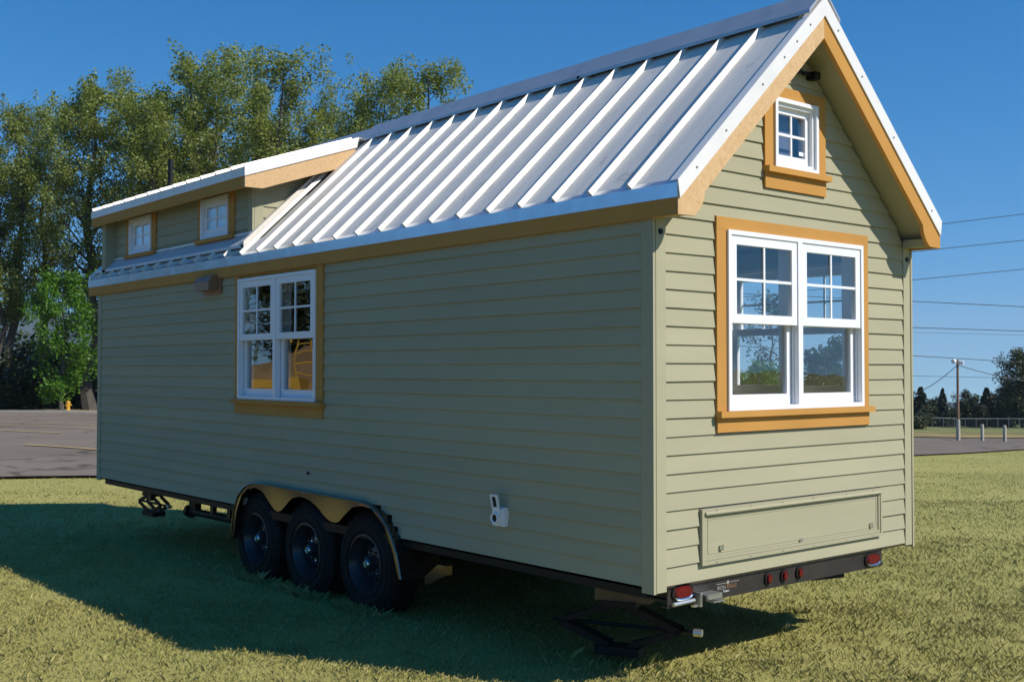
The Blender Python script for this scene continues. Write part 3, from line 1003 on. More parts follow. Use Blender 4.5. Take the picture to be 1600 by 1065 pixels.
def lidbox(x0, x1, t0, t1, n0, n1):
    P = []
    for n_ in (n0, n1):
        for (x, t) in ((x0, t0), (x1, t0), (x1, t1), (x0, t1)):
            P.append(o0 + Vector((x, 0, 0)) + a * t + nn * n_)
    return P
m.hexa(lidbox(0, 0.065, 0, 0.012, 0, 0.014)); m.hexa(lidbox(0, 0.065, 0.078, 0.09, 0, 0.014)); m.hexa(lidbox(0, 0.012, 0.012, 0.078, 0, 0.014)); m.hexa(lidbox(0.053, 0.065, 0.012, 0.078, 0, 0.014)); m.hexa(lidbox(0.012, 0.053, 0.012, 0.078, -0.004, 0.002))
m.obj('inlet_lid', M['white'], p)
MB().box(0, 0.040, 0, 0.004, 0, 0.064, lambda x, y, z: tuple(o0 + Vector((0.0125 + x, 0, 0)) + a * (0.013 + z) + nn * (0.0025 + y))).obj('lid_gasket', M['black'], p)
MB().lathe([(0.0, -0.012), (0.011, -0.010), (0.012, 0.0)], 12, 'y', (-3.62, 0, 0.945)).obj('wall_plug', M['black'], house, True)
# bracket under the ridge
m = MB(); m.box(-0.004, 0.045, 1.235, 1.275, 3.535, 3.560); m.box(0.02, 0.04, 1.30, 1.39, 3.535, 3.552); m.box(-0.004, 0.06, 1.385, 1.44, 3.520, 3.565); m.box(-0.004, 0.02, 1.19, 1.24, 3.53, 3.57)
m.obj('gable_bracket', M['black'], house)

# --- storage hatch
h = MB(); ring(h, Fgable, 0.378, 2.160, 0.670, 0.978, 0.022, 0.014, -0.02)
hatch = h.obj('storage_hatch', M['siding'], house)
m = MB(); ring(m, Fgable, 0.402, 2.136, 0.694, 0.954, 0.016, 0.009, -0.02); m.obj('hatch_frame', M['siding'], hatch)
MB().box(0.419, 2.119, 0.711, 0.937, -0.02, 0.002, Fgable).obj('hatch_door', M['siding'], hatch)
m = MB(); ring(m, Fgable, 0.435, 2.103, 0.727, 0.921, 0.004, 0.0045, 0.0021); m.obj('door_bead', M['siding'], hatch)
m = MB(); m.tube([(0.017, 0.40, 0.952), (0.017, 2.138, 0.952)], 0.010, 10); m.obj('hatch_hinge', M['siding'], hatch, True)
for y, z in ((0.545, 0.748), (1.284, 0.728), (2.035, 0.742)):
    m = MB(); m.lathe([(0.0, 0.020), (0.009, 0.018), (0.012, 0.003)], 12, 'x', (0, y, z))
    if y != 1.284: m.box(0.0085, 0.018, y - 0.012, y + 0.010, z - 0.004, z + 0.022)
    m.obj('latch', M['chrome'], hatch, True)
m = MB()
for y in (0.5, 0.8, 1.1, 1.4, 1.75, 2.05):
    for z in (0.681, 0.967): m.lathe([(0, 0.017), (0.004, 0.016), (0.0045, 0.012)], 8, 'x', (0, y, z))
m.obj('screw', M['galv'], hatch)

# --- trailer: frame, bumper, lights
def rail(x0, x1, y, z0=0.455, z1=0.565):
    m = MB(); m.box(x0, x1, y - 0.035, y + 0.035, z1 - 0.012, z1); m.box(x0, x1, y - 0.035, y + 0.035, z0, z0 + 0.012); m.box(x0, x1, y - 0.006, y + 0.006, z0 + 0.012, z1 - 0.012)
    m.obj('frame_rail', M['steel_dark'], house)
rail(-8.10, -0.06, 0.32); rail(-8.10, -0.06, W - 0.32)
for i in range(13):
    x = -0.65 - i * 0.60
    m = MB(); m.box(x - 0.03, x + 0.03, 0.36, W - 0.36, 0.47, 0.56); m.obj('cross_member', M['steel_dark'], house)
    if not -4.9 < x < -2.3:
        m = MB(); m.prism([(x - 0.005, 0.06, 0.565), (x - 0.005, 0.28, 0.565), (x - 0.005, 0.28, 0.46), (x - 0.005, 0.06, 0.52)], (0.01, 0, 0)); m.obj('outrigger', M['steel_dark'], house)
m = MB(); m.box(-7.98, -0.10, 0.03, 0.058, 0.525, 0.588); m.obj('skirt_angle', M['black'], house)
bp = MB(); bp.box(-0.045, -0.037, 0.150, 2.225, 0.460, 0.583); bp.box(-0.085, -0.045, 0.150, 2.225, 0.460, 0.468); bp.box(-0.10, -0.0451, 0.15, 2.225, 0.575, 0.583)
bumper = bp.obj('rear_bumper', M['steel_dark'], house)
def oval(y, z, ry, rz, x0, x1, n=28, p=2.6):
    P = []
    for k in range(n):
        t = 2 * math.pi * k / n; c_, s_ = math.cos(t), math.sin(t)
        P.append((y + ry * math.copysign(abs(c_) ** (2 / p), c_), z + rz * math.copysign(abs(s_) ** (2 / p), s_)))
    return P
def lamp(name, y, z, ry, rz, lip):
    g_ = MB()
    P = oval(y, z, ry + 0.012, rz + 0.010, 0, 0)
    g_.prism([(-0.036, q, w_) for q, w_ in P], (0.010, 0, 0))
    o = g_.obj(name, M['rubber'], bumper, True)
    P1, P2 = oval(y, z, ry, rz, 0, 0), oval(y, z, ry * 0.86, rz * 0.82, 0, 0)
    l_ = MB(); n = len(P1)
    l_.v = [(-0.0255, a_, b_) for a_, b_ in P1] + [(-0.013, a_, b_) for a_, b_ in P2]
    l_.f = [(i, (i + 1) % n, n + (i + 1) % n, n + i) for i in range(n)] + [tuple(range(n, 2 * n))]
    l_.obj('lens', M['red'], o, True)
    if lip:
        P = [q for q in oval(y, z, ry + 0.004, rz + 0.002, 0, 0, 40) if q[1] < z - rz * 0.55]
        P.sort()
        MB().tube([(-0.020, a_, b_) for a_, b_ in P], 0.0075, 6).obj('lamp_bezel', M['chrome'], o, True)
lamp('tail_light', 0.262, 0.537, 0.072, 0.034, True)
lamp('tail_light', 2.105, 0.517, 0.072, 0.034, True)
for y in (1.015, 1.167, 1.318): lamp('marker_light', y, 0.521, 0.019, 0.026, False)
for y in (1.015, 1.167, 1.318):
    MB().box(-0.036, -0.014, y - 0.014, y + 0.014, 0.4905, 0.4935).obj('marker_bezel', M['chrome'], bumper)
# number plate bracket
m = MB()
m.box(-0.03, 0.015, 0.36, 0.375, 0.45, 0.525); m.box(-0.03, 0.05, 0.38, 0.50, 0.512, 0.518); m.box(0.035, 0.05, 0.385, 0.50, 0.49, 0.511); m.box(-0.01, 0.05, 0.43, 0.53, 0.468, 0.474); m.box(-0.02, 0.0, 0.32, 0.36, 0.45, 0.462)
m.obj('plate_bracket', M['zinc'], bumper)
m = MB(); m.tube([(-0.015, 0.17, 0.482), (-0.015, 0.34, 0.486)], 0.012, 8); m.obj('grab_tube', M['zinc'], bumper, True)


def lettering(txt, size, name, mat, parent, loc, ext=0.0004):
    cu = bpy.data.curves.new(name, 'FONT'); cu.body = txt; cu.size = size; cu.extrude = ext
    cu.align_x = 'LEFT'
    t = bpy.data.objects.new(name, cu); COL.objects.link(t)
    bpy.context.view_layer.update()
    me = bpy.data.meshes.new_from_object(t.evaluated_get(bpy.context.evaluated_depsgraph_get()))
    bpy.data.objects.remove(t)
    me.materials.clear(); me.materials.append(mat)
    # text lies in xy: turn it to face +x, reading along +y
    me.transform(Matrix(((0, 0, 1, loc[0]), (1, 0, 0, loc[1]), (0, 1, 0, loc[2]), (0, 0, 0, 1))))
    return link(name, me, parent)


lettering('IRON', 0.030, 'maker_lettering', M['greyprint'], bumper, (-0.0364, 0.560, 0.508))
lettering('EAGLE', 0.030, 'maker_lettering', M['brownmetal'], bumper, (-0.0364, 0.645, 0.510))
lettering('Trailers', 0.017, 'maker_lettering', M['sticker'], bumper, (-0.0364, 0.612, 0.490))
m = MB(); m.box(-0.0368, -0.0364, 0.555, 0.635, 0.539, 0.542); m.box(-0.0368, -0.0364, 0.675, 0.755, 0.541, 0.544)
m.prism([(-0.0368, 0.640, 0.540), (-0.0368, 0.655, 0.530), (-0.0368, 0.670, 0.541), (-0.0368, 0.655, 0.556)], (0.0006, 0, 0))
m.obj('maker_emblem', M['greyprint'], bumper)

# --- fender
fo = [(-4.84, 0.319), (-4.80, 0.53), (-4.72, 0.675), (-4.60, 0.765), (-4.45, 0.806), (-4.291, 0.814), (-3.564, 0.808), (-2.833, 0.803), (-2.69, 0.787), (-2.542, 0.735), (-2.422, 0.628), (-2.335, 0.485), (-2.284, 0.322)]
fi = [(-4.795, 0.324), (-4.735, 0.564), (-4.65, 0.69), (-4.54, 0.755), (-4.40, 0.775), (-4.27, 0.748), (-4.136, 0.661), (-4.07, 0.621), (-4.02, 0.612), (-3.97, 0.624), (-3.904, 0.667), (-3.80, 0.738), (-3.66, 0.768), (-3.52, 0.752), (-3.40, 0.709), (-3.30, 0.652), (-3.22, 0.622), (-3.15, 0.615), (-3.09, 0.630), (-3.00, 0.695), (-2.90, 0.755), (-2.77, 0.778), (-2.648, 0.765), (-2.493, 0.664), (-2.382, 0.501), (-2.311, 0.318)]
def dense(p, n):
    p = np.array(p); t = np.concatenate([[0], np.cumsum(np.hypot(*np.diff(p, axis=0).T))]); q = np.linspace(0, t[-1], n)
    return list(zip(np.interp(q, t, p[:, 0]), np.interp(q, t, p[:, 1])))
n_ = 72
A, B = dense(fo, n_), dense(fi, n_)
# match the two outlines by fraction but keep the skirt upright over the straight part
m = MB(); m.v = []
for (a_, b_) in zip(A, B): m.v += [(a_[0], -0.045, a_[1]), (b_[0], -0.047, b_[1]), (b_[0], -0.041, b_[1]), (a_[0], -0.041, a_[1])]
for i in range(n_ - 1):
    q = 4 * i
    for k in range(4): m.f.append((q + k, q + (k + 1) % 4, q + 4 + (k + 1) % 4, q + 4 + k))
m.f += [(0, 3, 2, 1), tuple(4 * (n_ - 1) + k for k in range(4))]
fender = m.obj('fender', M['fender'], house, True)
m = MB(); m.v = []
for a_ in A: m.v += [(a_[0], -0.0455, a_[1] + 0.002), (a_[0], 0.30, a_[1] + 0.006), (a_[0], 0.30, a_[1] + 0.001), (a_[0], -0.0455, a_[1] - 0.012)]
for i in range(n_ - 1):
    q = 4 * i
    for k in range(4): m.f.append((q + k, q + (k + 1) % 4, q + 4 + (k + 1) % 4, q + 4 + k))
m.obj('fender_top', M['fender'], fender, True)
m = MB(); m.tube([(a_[0], -0.047, a_[1]) for a_ in A], 0.008, 8); m.obj('fender_rim', M['fender'], fender, True)

# --- wheels
def wheel_meshes():
    R0, Ri, w_ = 0.372, 0.205, 0.235
    tm = MB()
    tm.lathe([(Ri, 0.0), (Ri + 0.012, -0.012), (0.27, -0.018), (0.325, -0.012), (0.350, 0.006), (R0 - 0.006, 0.028), (R0, 0.05), (R0, w_ - 0.05), (R0 - 0.006, w_ - 0.028), (0.33, w_ + 0.01), (Ri, w_)], 72, 'y')
    for rr, hh in ((0.235, -0.0165), (0.30, -0.0165)):
        tm.lathe([(rr - 0.004, hh + 0.002), (rr, hh - 0.004), (rr + 0.004, hh + 0.002)], 64, 'y')
    for k in range(60):
        q = 2 * math.pi * k / 60
        ca, sa = math.cos(q), math.sin(q); cb_, sb = math.cos(q + 0.06), math.sin(q + 0.06)
        for (y0, y1) in ((0.016, 0.055), (0.075, 0.11), (0.125, 0.16), (0.18, 0.215)):
            r0, r1 = R0 - 0.015, R0 + 0.007
            tm.hexa([(r0 * ca, y0, r0 * sa), (r0 * cb_, y0, r0 * sb), (r0 * cb_, y1, r0 * sb), (r0 * ca, y1, r0 * sa), (r1 * ca, y0, r1 * sa), (r1 * cb_, y0, r1 * sb), (r1 * cb_, y1, r1 * sb), (r1 * ca, y1, r1 * sa)])
    rim = MB()
    rim.lathe([(0.212, 0.004), (0.214, -0.012), (0.205, -0.014), (0.198, 0.0), (0.192, 0.03), (0.178, 0.052), (0.172, 0.085), (0.168, 0.105)], 64, 'y')
    # disc with hand holes
    nseg = 64; rr = [0.168, 0.150, 0.118, 0.090, 0.0]; yy = [0.105, 0.098, 0.078, 0.068, 0.068]
    b = len(rim.v)
    for k in range(nseg):
        q = 2 * math.pi * k / nseg
        for r1, y1 in zip(rr, yy): rim.v.append((r1 * math.cos(q), y1, r1 * math.sin(q)))
    for k in range(nseg):
        k2 = (k + 1) % nseg
        for i in range(4):
            if i == 1 and (k % 8) in (1, 2, 3, 4): continue
            rim.f.append((b + k * 5 + i, b + k2 * 5 + i, b + k2 * 5 + i + 1, b + k * 5 + i + 1))
    drum = MB().lathe([(0.0, 0.13), (0.16, 0.13), (0.165, 0.14)], 40, 'y')
    cap_ = MB().lathe([(0.0, -0.002), (0.016, -0.002), (0.018, -0.008), (0.028, -0.008), (0.033, -0.002), (0.036, 0.01)], 28, 'y')
    hub = MB().lathe([(0.0345, 0.002), (0.046, 0.010), (0.050, 0.030), (0.056, 0.045), (0.060, 0.069)], 28, 'y')
    nut = MB().lathe([(0.0, -0.022), (0.006, -0.022), (0.0085, -0.016), (0.0105, 0.0), (0.013, 0.004)], 6, 'y')
    return (rim.mesh('wheel', M['rimpaint'], True), tm.mesh('tyre', M['rubber'], True), drum.mesh('brake_drum', M['black'], True),
            cap_.mesh('hub_cap', M['chrome'], True), hub.mesh('hub', M['rimpaint'], True), nut.mesh('lug_nut', M['chrome']))


WM = wheel_meshes()
def wheel(x, y, z, flip=False, rot=0.0):
    o = link('wheel', WM[0], house, (x, y, z))
    o.rotation_euler = (0, rot, math.pi if flip else 0)
    for nme, me in (('tyre', WM[1]), ('brake_drum', WM[2]), ('hub_cap', WM[3]), ('hub', WM[4])): link(nme, me, o)
    for k in range(8):
        q = 2 * math.pi * (k + 0.5) / 8
        link('lug_nut', WM[5], o, (0.084 * math.cos(q), 0.064, 0.084 * math.sin(q)))
for i, x in enumerate((-4.53, -3.69, -2.85)):
    wheel(x, 0.035, 0.335 + 0.004 * i, rot=0.4 * i)
    wheel(x, W - 0.035, 0.337, True, 0.7 * i)
    MB().tube([(x, 0.25, 0.34), (x, W - 0.25, 0.34)], 0.045, 10).obj('axle', M['black'], house, True)
    m = MB(); m.box(x - 0.36, x + 0.36, 0.37, 0.43, 0.40, 0.43); m.box(x - 0.36, x + 0.36, W - 0.43, W - 0.37, 0.40, 0.43); m.obj('leaf_spring', M['black'], house)
# bits hanging under the frame
m = MB(); m.tube([(-6.45, 0.3, 0.36), (-5.0, 0.3, 0.37)], 0.035, 10); m.lathe([(0, -0.02), (0.06, -0.02), (0.065, 0.05), (0, 0.05)], 14, 'x', (-6.45, 0.3, 0.36)); m.box(-6.40, -6.25, 0.27, 0.33, 0.36, 0.50)
m.obj('drain_pipe', M['black'], house, True)
m = MB(); m.prism([(-2.10, 0.02, 0.30), (-1.86, 0.02, 0.40), (-1.86, 0.02, 0.46), (-1.95, 0.02, 0.46), (-2.10, 0.02, 0.36)], (0, 0.05, 0)); m.obj('mud_guard_bracket', M['fender'], house)
for x in (-7.2, -5.75, -5.4):
    m = MB(); m.box(x - 0.03, x + 0.03, 0.2, 0.24, 0.40, 0.56); m.obj('hanger', M['steel_dark'], house)


def scissor_jack(x, y, ztop, length, ang, zb=0.02):
    m = MB(); ca, sa = math.cos(ang), math.sin(ang)
    T = lambda u, v, z: (x + u * ca - v * sa, y + u * sa + v * ca, z)
    zm = (ztop + zb) / 2
    j = MB(); j.box(-0.14, 0.14, -0.07, 0.07, zb - 0.03, zb + 0.02, T)
    root = j.obj('stabiliser_jack', M['black'], house)
    for (u0, z0, u1, z1) in ((-0.06, ztop - 0.02, -length, zm), (0.06, ztop - 0.02, length, zm), (-0.06, zb + 0.02, -length, zm), (0.06, zb + 0.02, length, zm)):
        a_ = MB()
        for v0 in (-0.05, 0.038):
            a_.hexa([T(u0, v0, z0 - 0.02), T(u1, v0, z1 - 0.02), T(u1, v0 + 0.012, z1 - 0.02), T(u0, v0 + 0.012, z0 - 0.02), T(u0, v0, z0 + 0.02), T(u1, v0, z1 + 0.02), T(u1, v0 + 0.012, z1 + 0.02), T(u0, v0 + 0.012, z0 + 0.02)])
        a_.obj('jack_arm', M['black'], root)
    MB().box(-0.12, 0.12, -0.08, 0.08, ztop - 0.02, ztop + 0.015, T).obj('jack_head', M['black'], root)
    MB().tube([T(-length - 0.05, 0, zm), T(length + 0.10, 0, zm)], 0.012, 8).obj('jack_screw', M['black'], root, True)
    MB().tube([T(length + 0.07, 0, zm), T(length + 0.12, 0, zm)], 0.022, 10).obj('jack_nut', M['zinc'], root, True)
scissor_jack(-0.66, 0.42, 0.365, 0.38, R(25), 0.09)
scissor_jack(-0.50, 2.22, 0.44, 0.34, R(75), 0.35)
scissor_jack(-7.62, 0.42, 0.42, 0.30, R(0), 0.22)
scissor_jack(-7.62, 2.15, 0.42, 0.30, R(0), 0.22)
bk = MB(); T = Matrix.Translation((-0.63, 0.43, 0.415)) @ Matrix.Rotation(R(28), 4, 'Z')
bk.box(-0.17, 0.17, -0.06, 0.06, -0.038, 0.038, lambda x, y, z: tuple(T @ Vector((x, y, z))))
tag(bk.obj('wood_block', M['plywood']), 'timber block wedged on the jack under the near rear corner', 'wood block')

# ------------------------------------------------------------------ trees
def rand_unit(rng, n):
    v = rng.normal(size=(n, 3)); return v / np.linalg.norm(v, axis=1, keepdims=True)


def leaf_quads(rng, P, size, aspect=0.75):
    n = len(P)
    nrm = rand_unit(rng, n); nrm[:, 2] = np.abs(nrm[:, 2]) * 0.8 + 0.35
    t = np.cross(nrm, rand_unit(rng, n)); t /= np.linalg.norm(t, axis=1, keepdims=True) + 1e-9
    b = np.cross(nrm, t); b /= np.linalg.norm(b, axis=1, keepdims=True) + 1e-9
    s = (size * rng.uniform(0.6, 1.35, n))[:, None]
    c = nrm * s * 0.18
    V = np.empty((n, 4, 3))
    V[:, 0] = P - t * s; V[:, 1] = P + b * s * aspect + c; V[:, 2] = P + t * s; V[:, 3] = P - b * s * aspect + c
    return V.reshape(-1, 3), np.arange(n * 4).reshape(n, 4)


def limb_path(p0, p1, rng, n=5, wob=0.06):
    p0, p1 = np.array(p0), np.array(p1); L_ = np.linalg.norm(p1 - p0)
    out = []
    for i in range(n + 1):
        t = i / n
        q = p0 + (p1 - p0) * t + np.array([0, 0, -0.12 * L_ * math.sin(math.pi * t)]) * 0.4
        if 0 < i: q = q + rng.normal(size=3) * wob * L_ * 0.3
        out.append(tuple(q))
    return out


def broadleaf(seed, H, RAD, base, nleaf, lsize, mat, shape='column', forks=1, clump=0.8, nl=52, lean=0.0):
    """unit meshes of a tree (trunk with limbs, crown of leaf faces), standing at the origin"""
    rng = np.random.default_rng(seed)
    tr = MB()
    stems = []
    for f in range(forks):
        q = 2 * math.pi * f / max(1, forks) + rng.uniform(0, 1)
        off = np.array([math.cos(q), math.sin(q), 0]) * (RAD * 0.42 if forks > 1 else RAD * 0.08 * lean)
        h = H * (1.0 if f == 0 else rng.uniform(0.82, 0.97))
        n = 9; path = []
        for i in range(n + 1):
            t = i / n
            w = rng.normal(size=3) * 0.012 * H * (0 if i == 0 else 1); w[2] = 0
            path.append(np.array([0, 0, h * t]) + off * t ** 0.8 + w)
        r0 = 0.017 * H * (1 if f == 0 else 0.75)
        tr.tube([tuple(p) for p in path], [max(0.02, r0 * (1 - 0.93 * (i / n)) * (1.35 if i == 0 else 1)) for i in range(n + 1)], 7)
        stems.append((path, r0))
    centres, rads = [], []
    def prof(t):
        if shape == 'broad': return (0.62 + 0.38 * min(1, max(0, (t - base) / 0.25))) * (1 if t < 0.82 else max(0.25, math.sqrt(max(0, 1 - ((t - 0.82) / 0.20) ** 2))))
        if shape == 'column': return (0.55 + 0.45 * math.sin(math.pi * min(1, max(0, (t - base) / (1 - base))) ** 0.75)) * (1 if t < 0.70 else max(0.22, 1 - ((t - 0.70) / 0.30) ** 2.2))
        if shape == 'round': return math.sqrt(max(0.05, 1 - ((t - (1 + base) / 2) / ((1 - base) / 2 + 0.05)) ** 2))
        return 1.0
    for k in range(nl):
        path, r0 = stems[k % len(stems)]
        t = base + (0.985 - base) * ((k + rng.uniform(0, 1)) / nl)
        i = min(len(path) - 2, int(t * (len(path) - 1))); fr = t * (len(path) - 1) - i
        p0 = path[i] * (1 - fr) + path[i + 1] * fr
        q = rng.uniform(0, 2 * math.pi)
        ln = RAD * prof(t) * rng.uniform(0.55, 1.12) * (0.75 if len(stems) > 1 else 1)
        rise = ln * (rng.uniform(0.7, 1.5) if shape in ('column', 'broad') else rng.uniform(0.0, 0.5))
        p1 = p0 + np.array([math.cos(q) * ln, math.sin(q) * ln, rise])
        pa = limb_path(p0, p1, rng)
        rr = max(0.012, r0 * (1 - 0.9 * t) * 0.34)
        tr.tube(pa, [rr * (1 - 0.8 * i / 5) for i in range(6)], 5)
        for s_ in np.linspace(0.35, 1.05, 6):
            c_ = np.array(p0) + (p1 - np.array(p0)) * s_ + rng.normal(size=3) * ln * 0.16
            centres.append(c_); rads.append(clump * (0.6 + 0.6 * rng.random()) * (0.8 if s_ < 0.6 else 1))
    for path, r0 in stems:                      # leader tufts
        for t in (0.97, 1.0, 1.03):
            centres.append(path[-1] * t + rng.normal(size=3) * 0.2); rads.append(clump * 0.6)
    centres = np.array(centres); rads = np.array(rads)
    keep = rng.random(len(centres)) > 0.22
    centres, rads = centres[keep], rads[keep]
    w = rads ** 2; w /= w.sum()
    idx = rng.choice(len(centres), nleaf, p=w)
    P = centres[idx] + rand_unit(rng, nleaf) * (rads[idx] * rng.random(nleaf) ** 0.45)[:, None] * np.array([0.9, 0.9, 1.15])
    V, Fq = leaf_quads(rng, P, lsize)
    return tr.mesh('trunk', M['bark'], True, False), bulk_mesh('crown', V, Fq, mat)


def conifer(seed, H, RAD, n, mat):
    rng = np.random.default_rng(seed)
    tr = MB().tube([(0, 0, 0), (0, 0, H * 0.5), (0, 0, H)], [0.018 * H, 0.011 * H, 0.01], 7)
    P = []
    whorls = int(H * 2.2)
    for k in range(whorls):
        t = 0.06 + 0.94 * k / whorls
        r_ = RAD * (1 - t) ** 0.85 * rng.uniform(0.75, 1.1) + 0.12
        nb = 7
        for b in range(nb):
            q = rng.uniform(0, 2 * math.pi)
            m_ = max(3, int(n / (whorls * nb)))
            s_ = rng.random(m_) ** 0.6
            pp = np.stack([np.cos(q + rng.normal(0, 0.12, m_)) * r_ * s_, np.sin(q + rng.normal(0, 0.12, m_)) * r_ * s_, H * t - 0.35 * r_ * s_ + rng.normal(0, 0.12, m_)], 1)
            P.append(pp)
    V, Fq = leaf_quads(rng, np.concatenate(P), 0.16 * H / 10, 0.55)
    return tr.mesh('trunk', M['bark'], True, False), bulk_mesh('crown', V, Fq, mat)


def shrub_mesh(seed, H, RAD, n, size, mat):
    rng = np.random.default_rng(seed)
    tr = MB()
    C = []
    for k in range(9):
        q = rng.uniform(0, 2 * math.pi); r_ = RAD * rng.uniform(0.2, 0.9); h = H * rng.uniform(0.5, 0.95)
        tr.tube([(0, 0, 0), (math.cos(q) * r_ * 0.4, math.sin(q) * r_ * 0.4, h * 0.6), (math.cos(q) * r_, math.sin(q) * r_, h)], [0.03, 0.02, 0.008], 5)
        C += [np.array([math.cos(q) * r_ * t, math.sin(q) * r_ * t, h * (0.25 + 0.75 * t)]) for t in (0.3, 0.6, 0.9, 1.0)]
    C = np.array(C)
    P = C[rng.integers(0, len(C), n)] + rng.normal(size=(n, 3)) * np.array([RAD, RAD, H]) * 0.16
    P[:, 2] = np.abs(P[:, 2])
    V, Fq = leaf_quads(rng, P, size)
    return tr.mesh('stems', M['bark'], True, False), bulk_mesh('foliage', V, Fq, mat)


def plant(kind, meshes, loc, H0, H, label, cat, group, rot=0.0, wide=1.0, parts=('trunk', 'crown')):
    root = thing(kind, label, cat, loc, group)
    s_ = H / H0
    root.scale = (s_ * wide, s_ * wide, s_)
    root.rotation_euler = (0, 0, rot)
    for nme, me in zip(parts, meshes): link(nme, me, root)
    return root


H0 = 26.0
CT = [broadleaf(11, H0, 3.5, 0.30, 30000, 0.10, M['leaf'], 'broad', forks=2, clump=0.85, nl=78),
      broadleaf(12, H0, 3.4, 0.27, 26000, 0.10, M['leaf'], forks=1, clump=0.8, nl=74),
      broadleaf(13, H0, 3.8, 0.31, 34000, 0.10, M['leaf'], 'broad', forks=3, clump=0.85, nl=86),
      broadleaf(14, H0, 3.3, 0.29, 27000, 0.10, M['leaf'], 'broad', forks=1, clump=0.85, nl=70)]


def tree_height(u, vtop, d):
    p = place(u, d)
    return at(u, vtop, d).z - p.z


cot = [(-75, 110, 88, 1, 1.0, 'cottonwood at the far left edge of the tree row'),
       (8, 140, 86, 0, 0.95, 'leftmost cottonwood in view with a forked leaning trunk'),
       (70, 165, 94, 3, 0.85, 'shorter cottonwood filling the dip between two taller left trees'),
       (142, 94, 85, 1, 1.05, 'tall pointed cottonwood rising left of the dormer roof'),
       (212, 128, 95, 3, 0.9, 'cottonwood set back between the pointed tree and the broad tree'),
       (262, 82, 83, 2, 1.05, 'broad dense cottonwood right behind the thin roof vent pipe'),
       (338, 82, 90, 3, 0.9, 'slim airy cottonwood right of the broad tree behind the dormer'),
       (398, 92, 94, 1, 0.85, 'thin cottonwood with sky showing through left of the tallest tree'),
       (462, 70, 84, 0, 1.0, 'tallest cottonwood of the row above the dormer ridge'),
       (522, 150, 95, 3, 0.7, 'low cottonwood in the gap left of the separate tree'),
       (645, 76, 84, 0, 1.0, 'separate full cottonwood right of the gap behind the ridge'),
       (598, 108, 88, 3, 0.85, 'cottonwood on the left side of the separate tree behind the ridge'),
       (300, 220, 104, 0, 1.0, 'cottonwood in the second row behind the dormer windows'),
       (430, 215, 105, 3, 1.0, 'cottonwood in the second row hidden low behind the tallest tree'),
       (560, 230, 104, 1, 1.0, 'cottonwood in the second row low behind the ridge end')]
for i, (u, vt, d, k, wd, lab) in enumerate(cot):
    plant('cottonwood_tree', CT[k], place(u, d), H0, tree_height(u, vt, d) * 0.935, lab, 'tree', 'row of cottonwoods behind the parking lot', 1.3 * i + 0.4, wd * 1.08)
MP = broadleaf(21, 10.0, 2.6, 0.12, 9000, 0.11, M['leaf_maple'], shape='round', clump=0.7, nl=40)
plant('maple_tree', MP, place(97, 80.6), 10.0, tree_height(97, 432, 80.6), 'small bright green maple beside the left corner of the house', 'tree', None, 0.3)
SH = [shrub_mesh(31, 3.0, 2.2, 3200, 0.13, M['leaf_dark']), shrub_mesh(32, 2.6, 2.6, 3200, 0.13, M['leaf_olive']), shrub_mesh(33, 3.4, 2.0, 3200, 0.13, M['leaf_dark'])]
for i, (u, d, k, H, lab) in enumerate([(-30, 86, 0, 3.4, 'dark shrub at the far left of the undergrowth'), (15, 84, 2, 3.0, 'dark shrub under the forked cottonwood at left'),
                                       (52, 85, 0, 3.6, 'dark shrub beneath the trees left of the hydrant'), (85, 90, 2, 3.8, 'tall dark shrub behind the yellow hydrant'),
                                       (128, 96, 1, 3.2, 'olive shrub in dry grass right of the hydrant'), (160, 92, 1, 3.0, 'olive shrub half hidden by the left wall corner'),
                                       (65, 104, 1, 5.0, 'pale olive thicket far behind the left trunks'), (20, 106, 0, 6.0, 'dark thicket far behind the leftmost trunks'), (110, 108, 0, 5.0, 'dark thicket far behind the small maple')]):
    plant('shrub', SH[k], place(u, d), (3.0, 2.6, 3.4)[k], H, lab, 'shrub', 'undergrowth below the cottonwoods', 1.1 * i, 1.2, ('stems', 'foliage'))

